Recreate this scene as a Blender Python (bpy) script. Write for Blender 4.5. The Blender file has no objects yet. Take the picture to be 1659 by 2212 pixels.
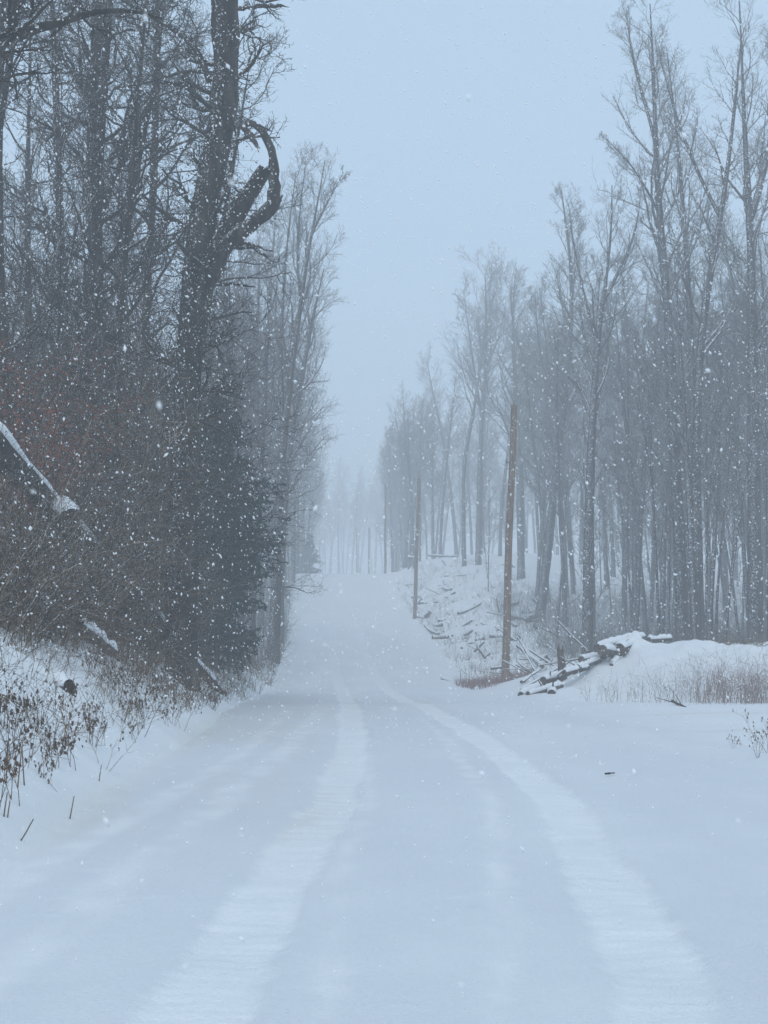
import bpy, math
import numpy as np
from mathutils import Vector, Matrix

# ------------------------------------------------------------------ camera, sky, sun, exposure
F_PX, CX, CY = 3324.0, 829.5, 1106.0          # photograph measured at 1659 x 2212
CAM_Z = 1.32
YAW = math.atan(129.5 / F_PX)
PITCH = math.atan(290.0 / F_PX)
sc = bpy.context.scene
COL = sc.collection
cam_d = bpy.data.cameras.new("camera")
cam_d.sensor_fit = 'VERTICAL'
cam_d.sensor_height = 24.0
cam_d.sensor_width = 18.0
cam_d.lens = F_PX / 2212.0 * 24.0
cam_d.clip_start = 0.1
cam_d.clip_end = 3000
cam = bpy.data.objects.new("camera", cam_d)
COL.objects.link(cam)
cam.location = (0, 0, CAM_Z)
cam.rotation_euler = (math.radians(90) + PITCH, 0, -YAW)
cam_d.dof.use_dof = True
cam_d.dof.focus_distance = 45
cam_d.dof.aperture_fstop = 14
sc.camera = cam
CAM_M = np.array(cam.rotation_euler.to_matrix())

SUN_EL, SUN_ROT = math.radians(52), math.radians(183)
w = bpy.data.worlds.new("World")
sc.world = w
w.use_nodes = True
nt = w.node_tree
nt.nodes.clear()
sky = nt.nodes.new("ShaderNodeTexSky")
sky.sky_type = 'NISHITA'
sky.sun_disc = False
sky.sun_elevation = SUN_EL
sky.sun_rotation = SUN_ROT
sky.air_density = 1.0
sky.dust_density = 3.0
sky.ozone_density = 1.0
cloud = nt.nodes.new("ShaderNodeMix")          # even cloud layer over the clear sky
cloud.data_type = 'RGBA'
cloud.inputs[0].default_value = 0.72
cloud.inputs[7].default_value = (5.15, 7.0, 8.85, 1)
nt.links.new(sky.outputs[0], cloud.inputs[6])
bg = nt.nodes.new("ShaderNodeBackground")
bg.inputs[1].default_value = 0.118
nt.links.new(cloud.outputs[2], bg.inputs[0])
out = nt.nodes.new("ShaderNodeOutputWorld")
nt.links.new(bg.outputs[0], out.inputs[0])

sun_d = bpy.data.lights.new("sun", 'SUN')
sun_d.energy = 0.74
sun_d.angle = math.radians(35)
sun_d.color = (1.0, 0.985, 0.94)
sun = bpy.data.objects.new("sun", sun_d)
COL.objects.link(sun)
sdir = Vector((math.sin(SUN_ROT) * math.cos(SUN_EL), math.cos(SUN_ROT) * math.cos(SUN_EL), math.sin(SUN_EL)))
sun.rotation_euler = sdir.to_track_quat('Z', 'Y').to_euler()
sun.location = (0, 0, 70)

sc.view_settings.view_transform = 'Standard'
sc.view_settings.look = 'None'
sc.view_settings.exposure = 0.0
sc.view_settings.gamma = 1.0
sc.cycles.max_bounces = 8
sc.cycles.diffuse_bounces = 3
sc.cycles.volume_bounces = 4
sc.cycles.volume_max_steps = 64
HAZE_DENSITY = 0.0049

# ------------------------------------------------------------------ helpers
def at(px, py, Y):
    """world point seen at photo pixel (px, py) at distance Y along the road"""
    d = CAM_M @ np.array([(px - CX) / F_PX, (CY - py) / F_PX, -1.0])
    t = Y / d[1]
    return np.array([d[0] * t, Y, CAM_Z + d[2] * t])

def sstep(a, b, x):
    t = np.clip((np.asarray(x, float) - a) / (b - a), 0, 1)
    return t * t * (3 - 2 * t)

def vnoise(x, y, seed=0):
    x = np.asarray(x, float); y = np.asarray(y, float)
    xi = np.floor(x).astype(np.int64); yi = np.floor(y).astype(np.int64)
    xf = x - xi; yf = y - yi
    u = xf * xf * (3 - 2 * xf); v = yf * yf * (3 - 2 * yf)
    def h(a, b):
        n = (a * 374761393 + b * 668265263 + seed * 974711) & 0x7fffffff
        n = ((n ^ (n >> 13)) * 1274126177) & 0x7fffffff
        n = n ^ (n >> 16)
        return (n & 0xffff) / 65535.0 * 2 - 1
    return (h(xi, yi) * (1 - u) + h(xi + 1, yi) * u) * (1 - v) + (h(xi, yi + 1) * (1 - u) + h(xi + 1, yi + 1) * u) * v

def fbm(x, y, seed=0, o=3):
    s = 0; a = 1.0; f = 1.0
    for i in range(o):
        s = s + a * vnoise(x * f, y * f, seed + i * 17); a *= .5; f *= 2.03
    return s

PY = [-60, 0, 36, 41, 58, 70, 85, 100, 117, 135, 150, 162, 172, 180, 200, 233, 300, 400, 900]
PZ = [0.0, 0, 0, -.16, -.22, .10, .85, 1.95, 3.42, 5.45, 7.30, 8.75, 9.45, 9.40, 9.0, 8.5, 11.0, 18.5, 30.0]
_yy = np.linspace(-60, 900, 4000)
_zz = np.interp(_yy, PY, PZ)
_k = np.exp(-np.linspace(-2.2, 2.2, 31) ** 2); _k /= _k.sum()
_zs = np.convolve(np.pad(_zz, 15, mode='edge'), _k, mode='valid')
_wt = sstep(30, 60, _yy)
_zz = _zz * (1 - _wt) + _zs * _wt

def road_z(Y):
    return np.interp(Y, _yy, _zz)

def xl(Y): return -1.95 - 1.0 * sstep(60, 160, Y) + .12 * vnoise(np.asarray(Y) * .35, 3.1, 5)
def xr(Y): return 5.6 + 1.0 * sstep(45, 100, Y)

TRK_Y = [3, 5.4, 8.7, 14.4, 21.5, 35, 50, 70, 100, 160]
TRK_L = [-.62, -.50, -.24, .15, .41, .62, .66, .50, .55, .7]
TRK_R = [1.0, 1.21, 1.62, 2.08, 2.24, 2.30, 2.25, 2.3, 2.3, 2.4]
def track_mask(X, Y):
    wob = .03 * vnoise(Y * 1.3, 0.5, 9)
    wl = .20 + .03 * sstep(14, 30, Y)
    def band(c, hw, soft, off=0):
        d = np.abs(X - c - off - wob) + .015 * vnoise(X * 9, Y * 3, 21) + .045 * vnoise(X * 3, Y * .9, 22) + .03 * vnoise(X * 11, Y * 11, 24)
        return 1 - sstep(hw - soft, hw + soft, d)
    L = np.interp(Y, TRK_Y, TRK_L); R = np.interp(Y, TRK_Y, TRK_R)
    fade = 1 - .75 * sstep(40, 75, Y)
    main = np.maximum(band(L, wl, .035), band(R, wl, .035)) * fade
    old = band(np.interp(Y, [5, 8, 11, 21, 40], [-1.5, -1.15, -.95, -.45, .2]), .13, .09) * .40 * (1 - sstep(25, 40, Y))
    old2 = band(np.interp(Y, [5, 8.7, 14, 23, 40], [.55, 1.02, 1.48, 1.75, 1.9]), .07, .06) * .40 * (1 - sstep(22, 36, Y))
    old3 = band(np.interp(Y, [5, 8.7, 14, 23, 40], [-.02, .10, .42, .62, .8]), .06, .05) * .30 * (1 - sstep(22, 36, Y))
    old4 = band(np.interp(Y, [5, 10, 20, 40], [-1.9, -1.6, -1.0, -.5]), .10, .08) * .35 * (1 - sstep(25, 40, Y))
    return main, np.maximum.reduce([old, old2, old3, old4])

def berm(X, Y):
    foot = 43.5 - 1.15 * (np.clip(X, 5, 14) - 6.5)
    h = 1.50 * sstep(5.0, 10.2, X) * (1 + .10 * vnoise(X * .5, Y * .3, 12))
    rise = sstep(foot - .6, foot + 7.5, Y)
    fall = 1 - .75 * sstep(foot + 10, foot + 17, Y)
    return h * rise * fall * (1 + .10 * fbm(X * .9, Y * .6, 13) + .05 * vnoise(X * 2.6, Y * 1.9, 14))

def heap_drift(X, Y):
    # snow drifted over the heaped logs, running from the pole foot up to the berm
    t = np.clip(((X - 6.2) * 2.9 + (Y - 43.2) * 3.6) / (2.9 ** 2 + 3.6 ** 2), 0, 1)
    d = np.hypot(X - 6.2 - 2.9 * t, (Y - 43.2 - 3.6 * t) * .75)
    return (.20 + .22 * t) * np.exp(-(d / .75) ** 2) * (1 + .5 * vnoise(X * 1.6, Y * 1.3, 16))

def ground_z(X, Y, fine=True):
    X = np.asarray(X, float); Y = np.asarray(Y, float)
    z = road_z(Y).copy() + 0 * X
    l = xl(Y); d = np.maximum(l - X, 0)
    lf = 1 - .45 * sstep(55, 90, Y)
    z = z + lf * (1.75 * (1 - np.exp(-(d / 2.1) ** 1.25)) + .10 * d) + .03 * sstep(0, .5, d)
    z = z + lf * d ** .5 * .10 * fbm(X * .8, Y * .6, 31) * sstep(0, 1, d)
    r = xr(Y); e = np.maximum(X - r, 0)
    hill = sstep(62, 130, Y) * (1.0 - .55 * sstep(180, 260, Y))
    z = z + hill * 1.75 * sstep(0, 6.5, e)
    z = z + hill * .4 * sstep(5, 14, e)
    z = z + .22 * sstep(58, 66, Y) * sstep(0, 1.5, e) * fbm(X * .55, Y * .40, 41)
    z = z + .10 * sstep(58, 66, Y) * sstep(0, 1.0, e) * vnoise(X * 1.7, Y * 1.2, 44)
    z = z + berm(X, Y) * (1 - sstep(62, 70, Y)) + heap_drift(X, Y)
    # ruts of the lane that joins from the right
    lane = sstep(4.5, 8, X) * (1 - sstep(33, 36, Y)) * sstep(18, 24, Y)
    z = z + lane * .05 * vnoise(X * .18 + 7, Y * 1.1, 51)
    z = z + .025 * fbm(X * .5, Y * .22, 61, 2)
    if fine:
        m, o = track_mask(X, Y)
        z = z - .022 * m - .010 * o
        # squeezed-up lips and churned treads
        z = z + .0065 * m * np.sin(Y * 2 * math.pi / .13 + 2.0 * vnoise(X * 5, Y * 2, 71)) * (1 - sstep(11, 16, Y)) * (.4 + .6 * np.abs(vnoise(X * 3, Y * 1.5, 73)))
        z = z + .006 * m * vnoise(X * 9, Y * 13, 75)
        near = 1 - sstep(30, 60, Y)
        z = z + near * (.010 * fbm(X * 2.6, Y * 1.3, 81) + .0022 * vnoise(X * 14, Y * 9, 83) + .035 * np.maximum(vnoise(X * 6, Y * 6, 87) - .70, 0))
    return z

def prop(o, label=None, cat=None, group=None, kind=None):
    if label: o['label'] = label
    if cat: o['category'] = cat
    if group: o['group'] = group
    if kind: o['kind'] = kind
    return o

def obj(name, mesh, parent=None, loc=None):
    o = bpy.data.objects.new(name, mesh)
    COL.objects.link(o)
    if parent is not None: o.parent = parent
    if loc is not None: o.location = loc
    return o

def quad_mesh(name, V, Q, mats, midx=None, smooth=True):
    V = np.ascontiguousarray(V, dtype=np.float32).reshape(-1, 3)
    Q = np.ascontiguousarray(Q, dtype=np.int32).reshape(-1, 4)
    me = bpy.data.meshes.new(name)
    me.vertices.add(len(V)); me.vertices.foreach_set("co", V.ravel())
    me.loops.add(Q.size); me.loops.foreach_set("vertex_index", Q.ravel())
    me.polygons.add(len(Q)); me.polygons.foreach_set("loop_start", np.arange(0, Q.size, 4, dtype=np.int32))
    for m in (mats if isinstance(mats, (list, tuple)) else [mats]): me.materials.append(m)
    if midx is not None: me.polygons.foreach_set("material_index", np.asarray(midx, dtype=np.int32))
    me.polygons.foreach_set("use_smooth", np.full(len(Q), smooth, dtype=bool))
    me.update(calc_edges=True)
    return me

class Buf:
    """collects tubes and loose quads for ONE mesh"""
    def __init__(s): s.V = []; s.Q = []; s.M = []; s.n = 0
    def add(s, V, Q, m=0):
        V = np.asarray(V, float).reshape(-1, 3); Q = np.asarray(Q, np.int64).reshape(-1, 4)
        s.V.append(V); s.Q.append(Q + s.n); s.M.append(np.full(len(Q), m)); s.n += len(V)
    def tubes(s, P, R, sides=3, m=0, cap=False):
        P = np.asarray(P, float); R = np.asarray(R, float)
        if P.ndim == 2: P = P[None]; R = R[None]
        N, K, _ = P.shape
        if N == 0: return
        T = np.gradient(P, axis=1); T /= np.linalg.norm(T, axis=2, keepdims=True) + 1e-9
        ref = np.where(np.abs(T[:, :1, 2:3]) > .8, np.array([[[1., 0, 0]]]), np.array([[[0, 0, 1.]]]))
        A = np.cross(T, np.broadcast_to(ref, T.shape)); A /= np.linalg.norm(A, axis=2, keepdims=True) + 1e-9
        B = np.cross(T, A)
        a = np.arange(sides) * 2 * math.pi / sides
        V = P[:, :, None] + R[:, :, None, None] * (A[:, :, None] * np.cos(a)[:, None] + B[:, :, None] * np.sin(a)[:, None])
        i = np.arange(N)[:, None, None] * K * sides; k = np.arange(K - 1)[None, :, None] * sides
        j = np.arange(sides)[None, None]; j2 = (j + 1) % sides
        Q = np.stack([i + k + j, i + k + j2, i + k + sides + j2, i + k + sides + j], -1)
        s.add(V, Q, m)
        return V
    def mesh(s, name, mats, smooth=True):
        return quad_mesh(name, np.concatenate(s.V), np.concatenate(s.Q), mats, np.concatenate(s.M), smooth)

# ------------------------------------------------------------------ materials
def mat(name):
    m = bpy.data.materials.new(name); m.use_nodes = True
    n = m.node_tree.nodes; n.clear()
    o = n.new("ShaderNodeOutputMaterial"); p = n.new("ShaderNodeBsdfPrincipled")
    m.node_tree.links.new(p.outputs[0], o.inputs[0])
    p.inputs["Specular IOR Level"].default_value = .15
    p.inputs["Roughness"].default_value = .9
    return m, n, m.node_tree.links, p

def noise_node(n, l, scale, coord='Object', detail=4, stretch=None):
    tc = n.new("ShaderNodeTexCoord"); t = n.new("ShaderNodeTexNoise")
    t.inputs["Scale"].default_value = scale; t.inputs["Detail"].default_value = detail
    src = tc.outputs[coord]
    if stretch:
        mp = n.new("ShaderNodeMapping"); mp.inputs["Scale"].default_value = stretch
        l.new(src, mp.inputs[0]); src = mp.outputs[0]
    l.new(src, t.inputs["Vector"])
    return t

def ramp(n, l, src, stops):
    r = n.new("ShaderNodeValToRGB"); l.new(src, r.inputs[0])
    e = r.color_ramp.elements
    while len(e) < len(stops): e.new(.5)
    for i, (p, c) in enumerate(stops): e[i].position = p; e[i].color = (*c, 1)
    return r

def mixc(n, l, f, a, b):
    x = n.new("ShaderNodeMix"); x.data_type = 'RGBA'
    if isinstance(f, float): x.inputs[0].default_value = f
    else: l.new(f, x.inputs[0])
    for i, v in ((6, a), (7, b)):
        if isinstance(v, tuple): x.inputs[i].default_value = (*v, 1)
        else: l.new(v, x.inputs[i])
    return x.outputs[2]

def bark(name, c1, c2, c3, snow=.35, scale=6, stretch=(1, 1, .25), wind=(-.45, -.75, .5), bump=.5, vary=.5):
    """bark with rime and snow stuck to the upper and windward side in patches"""
    m, n, l, p = mat(name)
    t = noise_node(n, l, scale, detail=6, stretch=stretch)
    base = ramp(n, l, t.outputs["Fac"], [(.3, c1), (.5, c2), (.7, c3)]).outputs[0]
    if vary:
        oi = n.new("ShaderNodeObjectInfo"); hv = n.new("ShaderNodeHueSaturation")
        mr = n.new("ShaderNodeMapRange"); mr.inputs[3].default_value = 1 - vary * .5; mr.inputs[4].default_value = 1 + vary * .5
        l.new(oi.outputs["Random"], mr.inputs[0]); l.new(mr.outputs[0], hv.inputs["Value"]); l.new(base, hv.inputs["Color"])
        base = hv.outputs[0]
    if snow > 0:
        g = n.new("ShaderNodeNewGeometry"); dt = n.new("ShaderNodeVectorMath"); dt.operation = 'DOT_PRODUCT'
        l.new(g.outputs["Normal"], dt.inputs[0]); v = Vector(wind).normalized(); dt.inputs[1].default_value = v
        t2 = noise_node(n, l, 22, coord='Object', detail=4)
        ad = n.new("ShaderNodeMath"); ad.operation = 'ADD'; l.new(dt.outputs["Value"], ad.inputs[0])
        s2 = n.new("ShaderNodeMath"); s2.operation = 'MULTIPLY_ADD'; l.new(t2.outputs["Fac"], s2.inputs[0])
        s2.inputs[1].default_value = 2.2; s2.inputs[2].default_value = -1.1
        l.new(s2.outputs[0], ad.inputs[1])
        mr2 = n.new("ShaderNodeMapRange"); mr2.inputs[1].default_value = 1.25 - snow; mr2.inputs[2].default_value = 1.5 - snow
        l.new(ad.outputs[0], mr2.inputs[0])
        base = mixc(n, l, mr2.outputs[0], base, (.78, .80, .83))
    l.new(base, p.inputs["Base Color"])
    if bump:
        b = n.new("ShaderNodeBump"); b.inputs["Strength"].default_value = bump; b.inputs["Distance"].default_value = .03
        l.new(t.outputs["Fac"], b.inputs["Height"]); l.new(b.outputs[0], p.inputs["Normal"])
    return m

M_BARK = bark("bark_grey", (.014, .012, .012), (.036, .031, .031), (.085, .075, .072), snow=.32)
M_BARK_DARK = bark("bark_dark", (.010, .008, .007), (.030, .025, .022), (.09, .076, .066), snow=.24, scale=5)
M_TWIG = bark("twig_grey", (.045, .038, .038), (.075, .063, .062), (.11, .095, .09), snow=.46, bump=0)
M_TWIG_DARK = bark("twig_dark", (.014, .012, .010), (.032, .025, .021), (.070, .054, .044), snow=.34, bump=0)
M_BRUSH_TAN = bark("brush_tan", (.09, .060, .033), (.19, .135, .08), (.34, .26, .17), snow=.38, bump=0, scale=2.2, stretch=(1, 1, 1), vary=0)
M_BRUSH = bark("brush_brown", (.010, .006, .003), (.045, .029, .016), (.15, .10, .056), snow=.38, bump=0, scale=4.5, stretch=(1, 1, 1), vary=0)
M_RED = bark("leaf_rust", (.16, .040, .022), (.30, .085, .042), (.40, .15, .07), snow=.08, bump=0, scale=3, stretch=(1, 1, 1), vary=0)
M_WEED = bark("weed_brown", (.07, .046, .030), (.17, .120, .080), (.30, .225, .16), snow=.18, bump=0, scale=3, stretch=(1, 1, 1))
M_WEEDHEAD = bark("weed_head", (.050, .032, .022), (.11, .070, .048), (.19, .13, .09), snow=.25, bump=0, scale=12, stretch=(1, 1, 1))
M_STRAW = bark("dry_straw", (.13, .10, .075), (.24, .19, .145), (.36, .30, .24), snow=.05, bump=0, scale=3, stretch=(1, 1, 1))
M_DRYRED = bark("dry_red_grass", (.14, .075, .065), (.24, .14, .12), (.36, .24, .20), snow=.2, bump=0, scale=3, stretch=(1, 1, 1))
M_POLE = bark("pole_wood", (.095, .062, .041), (.165, .112, .075), (.26, .188, .130), snow=.18, scale=7, stretch=(2.5, 2.5, .22), bump=.25, vary=.2)
M_LOG = bark("log_bark", (.035, .030, .027), (.085, .072, .062), (.15, .13, .115), snow=.15, scale=5, stretch=(1, 1, 1), vary=.4)
M_CUT = bark("cut_wood", (.035, .024, .020), (.085, .060, .050), (.17, .125, .10), snow=.0, scale=8, stretch=(1, 1, 1), vary=.3)
M_NEEDLE = bark("spruce_needles", (.004, .018, .016), (.009, .040, .034), (.026, .082, .060), snow=.16, bump=0, scale=3, stretch=(1, 1, 1), vary=0)
M_STEEL = bark("galvanised_steel", (.16, .16, .17), (.22, .22, .23), (.28, .28, .29), snow=0, bump=0)
M_IVY = bark("ivy_leaf", (.014, .022, .014), (.030, .042, .026), (.06, .07, .045), snow=.25, bump=0, scale=4, stretch=(1, 1, 1), vary=0)

def snow_mat(name, ground=False):
    m, n, l, p = mat(name)
    p.inputs["Roughness"].default_value = .75
    t = noise_node(n, l, 1.2, detail=5)
    col = ramp(n, l, t.outputs["Fac"], [(.3, (.74, .765, .79)), (.7, (.79, .81, .83))]).outputs[0]
    if ground:
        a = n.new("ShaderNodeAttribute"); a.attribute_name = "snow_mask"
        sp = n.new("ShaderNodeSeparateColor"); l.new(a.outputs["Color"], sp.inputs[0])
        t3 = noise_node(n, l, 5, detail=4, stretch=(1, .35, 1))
        grit_dip = n.new("ShaderNodeMath"); grit_dip.operation = 'MULTIPLY'; l.new(sp.outputs[1], grit_dip.inputs[0])
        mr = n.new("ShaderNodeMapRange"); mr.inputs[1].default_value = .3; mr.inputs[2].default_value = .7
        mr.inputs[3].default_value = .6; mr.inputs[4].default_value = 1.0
        l.new(t3.outputs["Fac"], mr.inputs[0]); l.new(mr.outputs[0], grit_dip.inputs[1])
        col = mixc(n, l, grit_dip.outputs[0], col, (.60, .575, .52))
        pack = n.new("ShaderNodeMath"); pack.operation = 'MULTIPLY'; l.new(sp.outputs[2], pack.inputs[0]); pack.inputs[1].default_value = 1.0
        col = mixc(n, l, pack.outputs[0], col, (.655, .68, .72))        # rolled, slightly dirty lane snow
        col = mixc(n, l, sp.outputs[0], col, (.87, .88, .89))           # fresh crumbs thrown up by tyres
        l.new(col, p.inputs["Base Color"])
        t4 = noise_node(n, l, 60, detail=3)
        b = n.new("ShaderNodeBump"); b.inputs["Strength"].default_value = .7; b.inputs["Distance"].default_value = .02
        l.new(t4.outputs["Fac"], b.inputs["Height"]); l.new(b.outputs[0], p.inputs["Normal"])
    else:
        l.new(col, p.inputs["Base Color"])
    return m
M_SNOW = snow_mat("snow")
M_SNOW_G = snow_mat("snow_ground", True)
m_, n_, l_, p_ = mat("snow_flake"); p_.inputs["Base Color"].default_value = (.93, .94, .95, 1); M_FLAKE = m_

# ------------------------------------------------------------------ ground and road
def grid_sheet(name, xs_fn, ys, kind_name):
    ys = np.asarray(ys)
    rows = np.stack([xs_fn(y) for y in ys])
    X = rows; Y = np.repeat(ys[:, None], rows.shape[1], 1)
    Z = ground_z(X, Y)
    V = np.stack([X, Y, Z], -1)
    ny, nx = X.shape
    i = np.arange(ny - 1)[:, None] * nx; j = np.arange(nx - 1)[None]
    Q = np.stack([i + j, i + j + 1, i + j + 1 + nx, i + j + nx], -1)
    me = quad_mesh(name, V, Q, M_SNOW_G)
    mt, old = track_mask(X, Y)
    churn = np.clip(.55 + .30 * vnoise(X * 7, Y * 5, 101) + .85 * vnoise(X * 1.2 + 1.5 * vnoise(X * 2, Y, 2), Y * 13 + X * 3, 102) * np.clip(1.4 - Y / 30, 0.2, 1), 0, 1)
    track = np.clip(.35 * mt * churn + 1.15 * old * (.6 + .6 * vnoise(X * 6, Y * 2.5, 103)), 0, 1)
    grit_dip = sstep(-2.3, -1.7, X) * (1 - sstep(-.5, .8, X + .02 * (Y - 14))) * sstep(7.5, 13, Y) * (1 - sstep(28, 50, Y))
    grit_dip = grit_dip * .75 * np.clip(.75 + .5 * fbm(X * .9, Y * .25, 105), 0, 1)
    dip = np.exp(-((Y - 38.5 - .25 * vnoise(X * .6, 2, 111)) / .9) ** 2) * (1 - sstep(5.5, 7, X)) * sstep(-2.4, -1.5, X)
    grit_dip = np.clip(grit_dip + .45 * dip, 0, 1)  # gravel tint plus a darker line across the road at the dip
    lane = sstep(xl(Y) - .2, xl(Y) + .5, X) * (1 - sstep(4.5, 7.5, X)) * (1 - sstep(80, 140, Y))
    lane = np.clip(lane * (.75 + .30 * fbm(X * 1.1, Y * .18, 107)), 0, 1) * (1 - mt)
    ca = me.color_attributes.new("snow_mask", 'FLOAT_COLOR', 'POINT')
    c = np.stack([track, grit_dip, lane * .8, np.ones_like(grit_dip)], -1).astype(np.float32)
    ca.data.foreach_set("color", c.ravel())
    o = obj(kind_name, me); prop(o, kind='structure')
    return o

ys = [-30, -15, -5, 0, 2, 3]
y = 3.5
while y < 60: ys.append(y); y += max(.028, .0042 * y)
while y < 200: ys.append(y); y += .35 if y < 180 else .8
while y < 880: ys.append(y); y += 6
ys = np.array(ys)
def road_xs(y):
    return np.linspace(xl(y), xr(y), 190)
def left_xs(y):
    a = xl(y) - np.concatenate([np.linspace(0, 1, 90) ** 1.35 * 7, 7 + np.linspace(0, 1, 25)[1:] ** 2 * 383])
    return a[::-1]
def right_xs(y):
    return xr(y) + np.concatenate([np.linspace(0, 18, 130), 18 + np.linspace(0, 1, 25)[1:] ** 2 * 365])
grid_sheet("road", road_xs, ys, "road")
ys2 = np.array([v for i, v in enumerate(ys) if i < 6 or v > 60 or i % 2 == 0])
# both verges in one ground object; rows match the road's so the seams close
def both():
    parts = []
    off = 0; Vs = []; Qs = []
    for fn in (left_xs, right_xs):
        rows = np.stack([fn(v) for v in ys]); X = rows; Y = np.repeat(ys[:, None], rows.shape[1], 1)
        Vs.append((X, Y))
    return Vs
def ground_obj():
    V = []; Q = []; off = 0; C = []
    for X, Y in both():
        Z = ground_z(X, Y); ny, nx = X.shape
        i = np.arange(ny - 1)[:, None] * nx; j = np.arange(nx - 1)[None]
        Q.append((np.stack([i + j, i + j + 1, i + j + 1 + nx, i + j + nx], -1) + off).reshape(-1, 4)); off += nx * ny
        V.append(np.stack([X, Y, Z], -1).reshape(-1, 3))
        c = np.zeros(X.shape + (4,)); c[..., 3] = 1
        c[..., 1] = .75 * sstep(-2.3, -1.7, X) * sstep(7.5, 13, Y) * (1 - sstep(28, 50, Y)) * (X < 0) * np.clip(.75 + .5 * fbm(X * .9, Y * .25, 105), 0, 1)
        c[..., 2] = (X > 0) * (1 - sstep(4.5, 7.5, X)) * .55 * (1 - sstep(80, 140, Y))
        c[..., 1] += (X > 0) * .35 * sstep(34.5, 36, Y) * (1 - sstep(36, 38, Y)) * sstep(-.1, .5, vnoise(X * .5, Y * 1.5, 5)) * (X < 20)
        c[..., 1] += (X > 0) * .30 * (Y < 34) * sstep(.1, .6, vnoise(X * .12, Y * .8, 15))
        C.append(c.reshape(-1, 4))
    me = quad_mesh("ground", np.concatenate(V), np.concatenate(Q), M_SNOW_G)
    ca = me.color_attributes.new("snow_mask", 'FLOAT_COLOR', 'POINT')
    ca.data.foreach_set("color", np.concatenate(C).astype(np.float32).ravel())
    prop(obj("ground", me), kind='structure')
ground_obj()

# ------------------------------------------------------------------ branching
def unit(v): return v / (np.linalg.norm(v, axis=-1, keepdims=True) + 1e-9)
def grow(rng, S, D, L, R0, K, gnarl=.15, up=.05, tip=.25):
    N = len(S); P = np.zeros((N, K, 3)); P[:, 0] = S; d = unit(D)
    for k in range(1, K):
        d = unit(d + gnarl * rng.normal(size=(N, 3)) + np.array([0, 0, up]))
        P[:, k] = P[:, k - 1] + d * (L / (K - 1))[:, None]
    R = R0[:, None] * np.linspace(1, tip, K)[None]
    return P, R
def spawn(rng, P, R, n, t0, t1, ang0, ang1, len_fn, rr, min_r=.004, outward=None):
    """n children on each parent path; returns start, direction, length, radius"""
    N, K, _ = P.shape
    t = t0 + (t1 - t0) * (np.arange(n)[None] + rng.random((N, n))) / n
    f = t * (K - 1); i = np.minimum(f.astype(int), K - 2); u = (f - i)[..., None]
    r = np.arange(N)[:, None]
    S = P[r, i] * (1 - u) + P[r, i + 1] * u
    T = unit(P[r, i + 1] - P[r, i])
    Rr = R[r, i] * (1 - u[..., 0]) + R[r, i + 1] * u[..., 0]
    rnd = rng.normal(size=T.shape)
    if outward is not None: rnd = rnd * .6 + outward
    side = unit(rnd - T * (rnd * T).sum(-1, keepdims=True))
    a = np.radians(ang0 + (ang1 - ang0) * rng.random((N, n)))[..., None]
    D = T * np.cos(a) + side * np.sin(a)
    plen = np.linalg.norm(np.diff(P, axis=1), axis=2).sum(1)[:, None]
    L = plen * len_fn(t) * (.7 + .6 * rng.random((N, n)))
    C = np.maximum(Rr * rr, min_r)
    return S.reshape(-1, 3), D.reshape(-1, 3), L.ravel(), C.ravel()

def crown_from(rng, buf, P, R, n1=18, t0=.45, a1=(30, 55), l1=.26, n2=7, n3=6, n4=3, up=.06, gn=.13, minr=.006, taper_len=True, fat=1.0):
    P = P[None] if P.ndim == 2 else P; R = R[None] if R.ndim == 1 else R
    f1 = (lambda t: l1 * (1.15 - .75 * (t - t0) / (1 - t0 + 1e-6))) if taper_len else (lambda t: l1 + 0 * t)
    S, D, L, r = spawn(rng, P, R, n1, t0, .985, a1[0], a1[1], f1, .50, minr * 2.5)
    P1, R1 = grow(rng, S, D, L, r * fat, 8, gn, up, .2)
    buf.tubes(P1, R1, 5)
    S, D, L, r = spawn(rng, P1, R1, n2, .2, .98, 25, 55, lambda t: .52 * (1.1 - .6 * t), .6, minr * 1.5)
    P2, R2 = grow(rng, S, D, L, r, 6, gn * 1.1, up, .3)
    buf.tubes(P2, R2, 3)
    S, D, L, r = spawn(rng, P2, R2, n3, .15, .98, 25, 60, lambda t: .50 * (1.1 - .5 * t), .65, minr)
    P3, R3 = grow(rng, S, D, L, r, 4, gn * 1.2, up, .4)
    buf.tubes(P3, R3, 3)
    if n4:
        S, D, L, r = spawn(rng, P3, R3, n4, .3, .98, 25, 60, lambda t: .55 + 0 * t, .7, minr * .75)
        P4, R4 = grow(rng, S, D, L, r, 3, gn, up, .5)
        buf.tubes(P4, R4, 3)
    return P1, R1

def smooth_path(pts, K, it=3):
    pts = np.asarray(pts, float)
    s = np.r_[0, np.cumsum(np.linalg.norm(np.diff(pts, axis=0), axis=1))]
    q = np.linspace(0, s[-1], K)
    out = np.stack([np.interp(q, s, pts[:, i]) for i in range(3)], 1)
    for _ in range(it):
        out[1:-1] = .25 * out[:-2] + .5 * out[1:-1] + .25 * out[2:]
    return out

def lumpy(rng, V, amt):
    return V
def trunk_tube(buf, rng, P, R, sides=10, flare=True):
    K = len(P)
    Rr = R.copy() * (1 + .06 * rng.normal(size=K))
    if flare: Rr[0] *= 1.2
    buf.tubes(P, Rr, sides)

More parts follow.
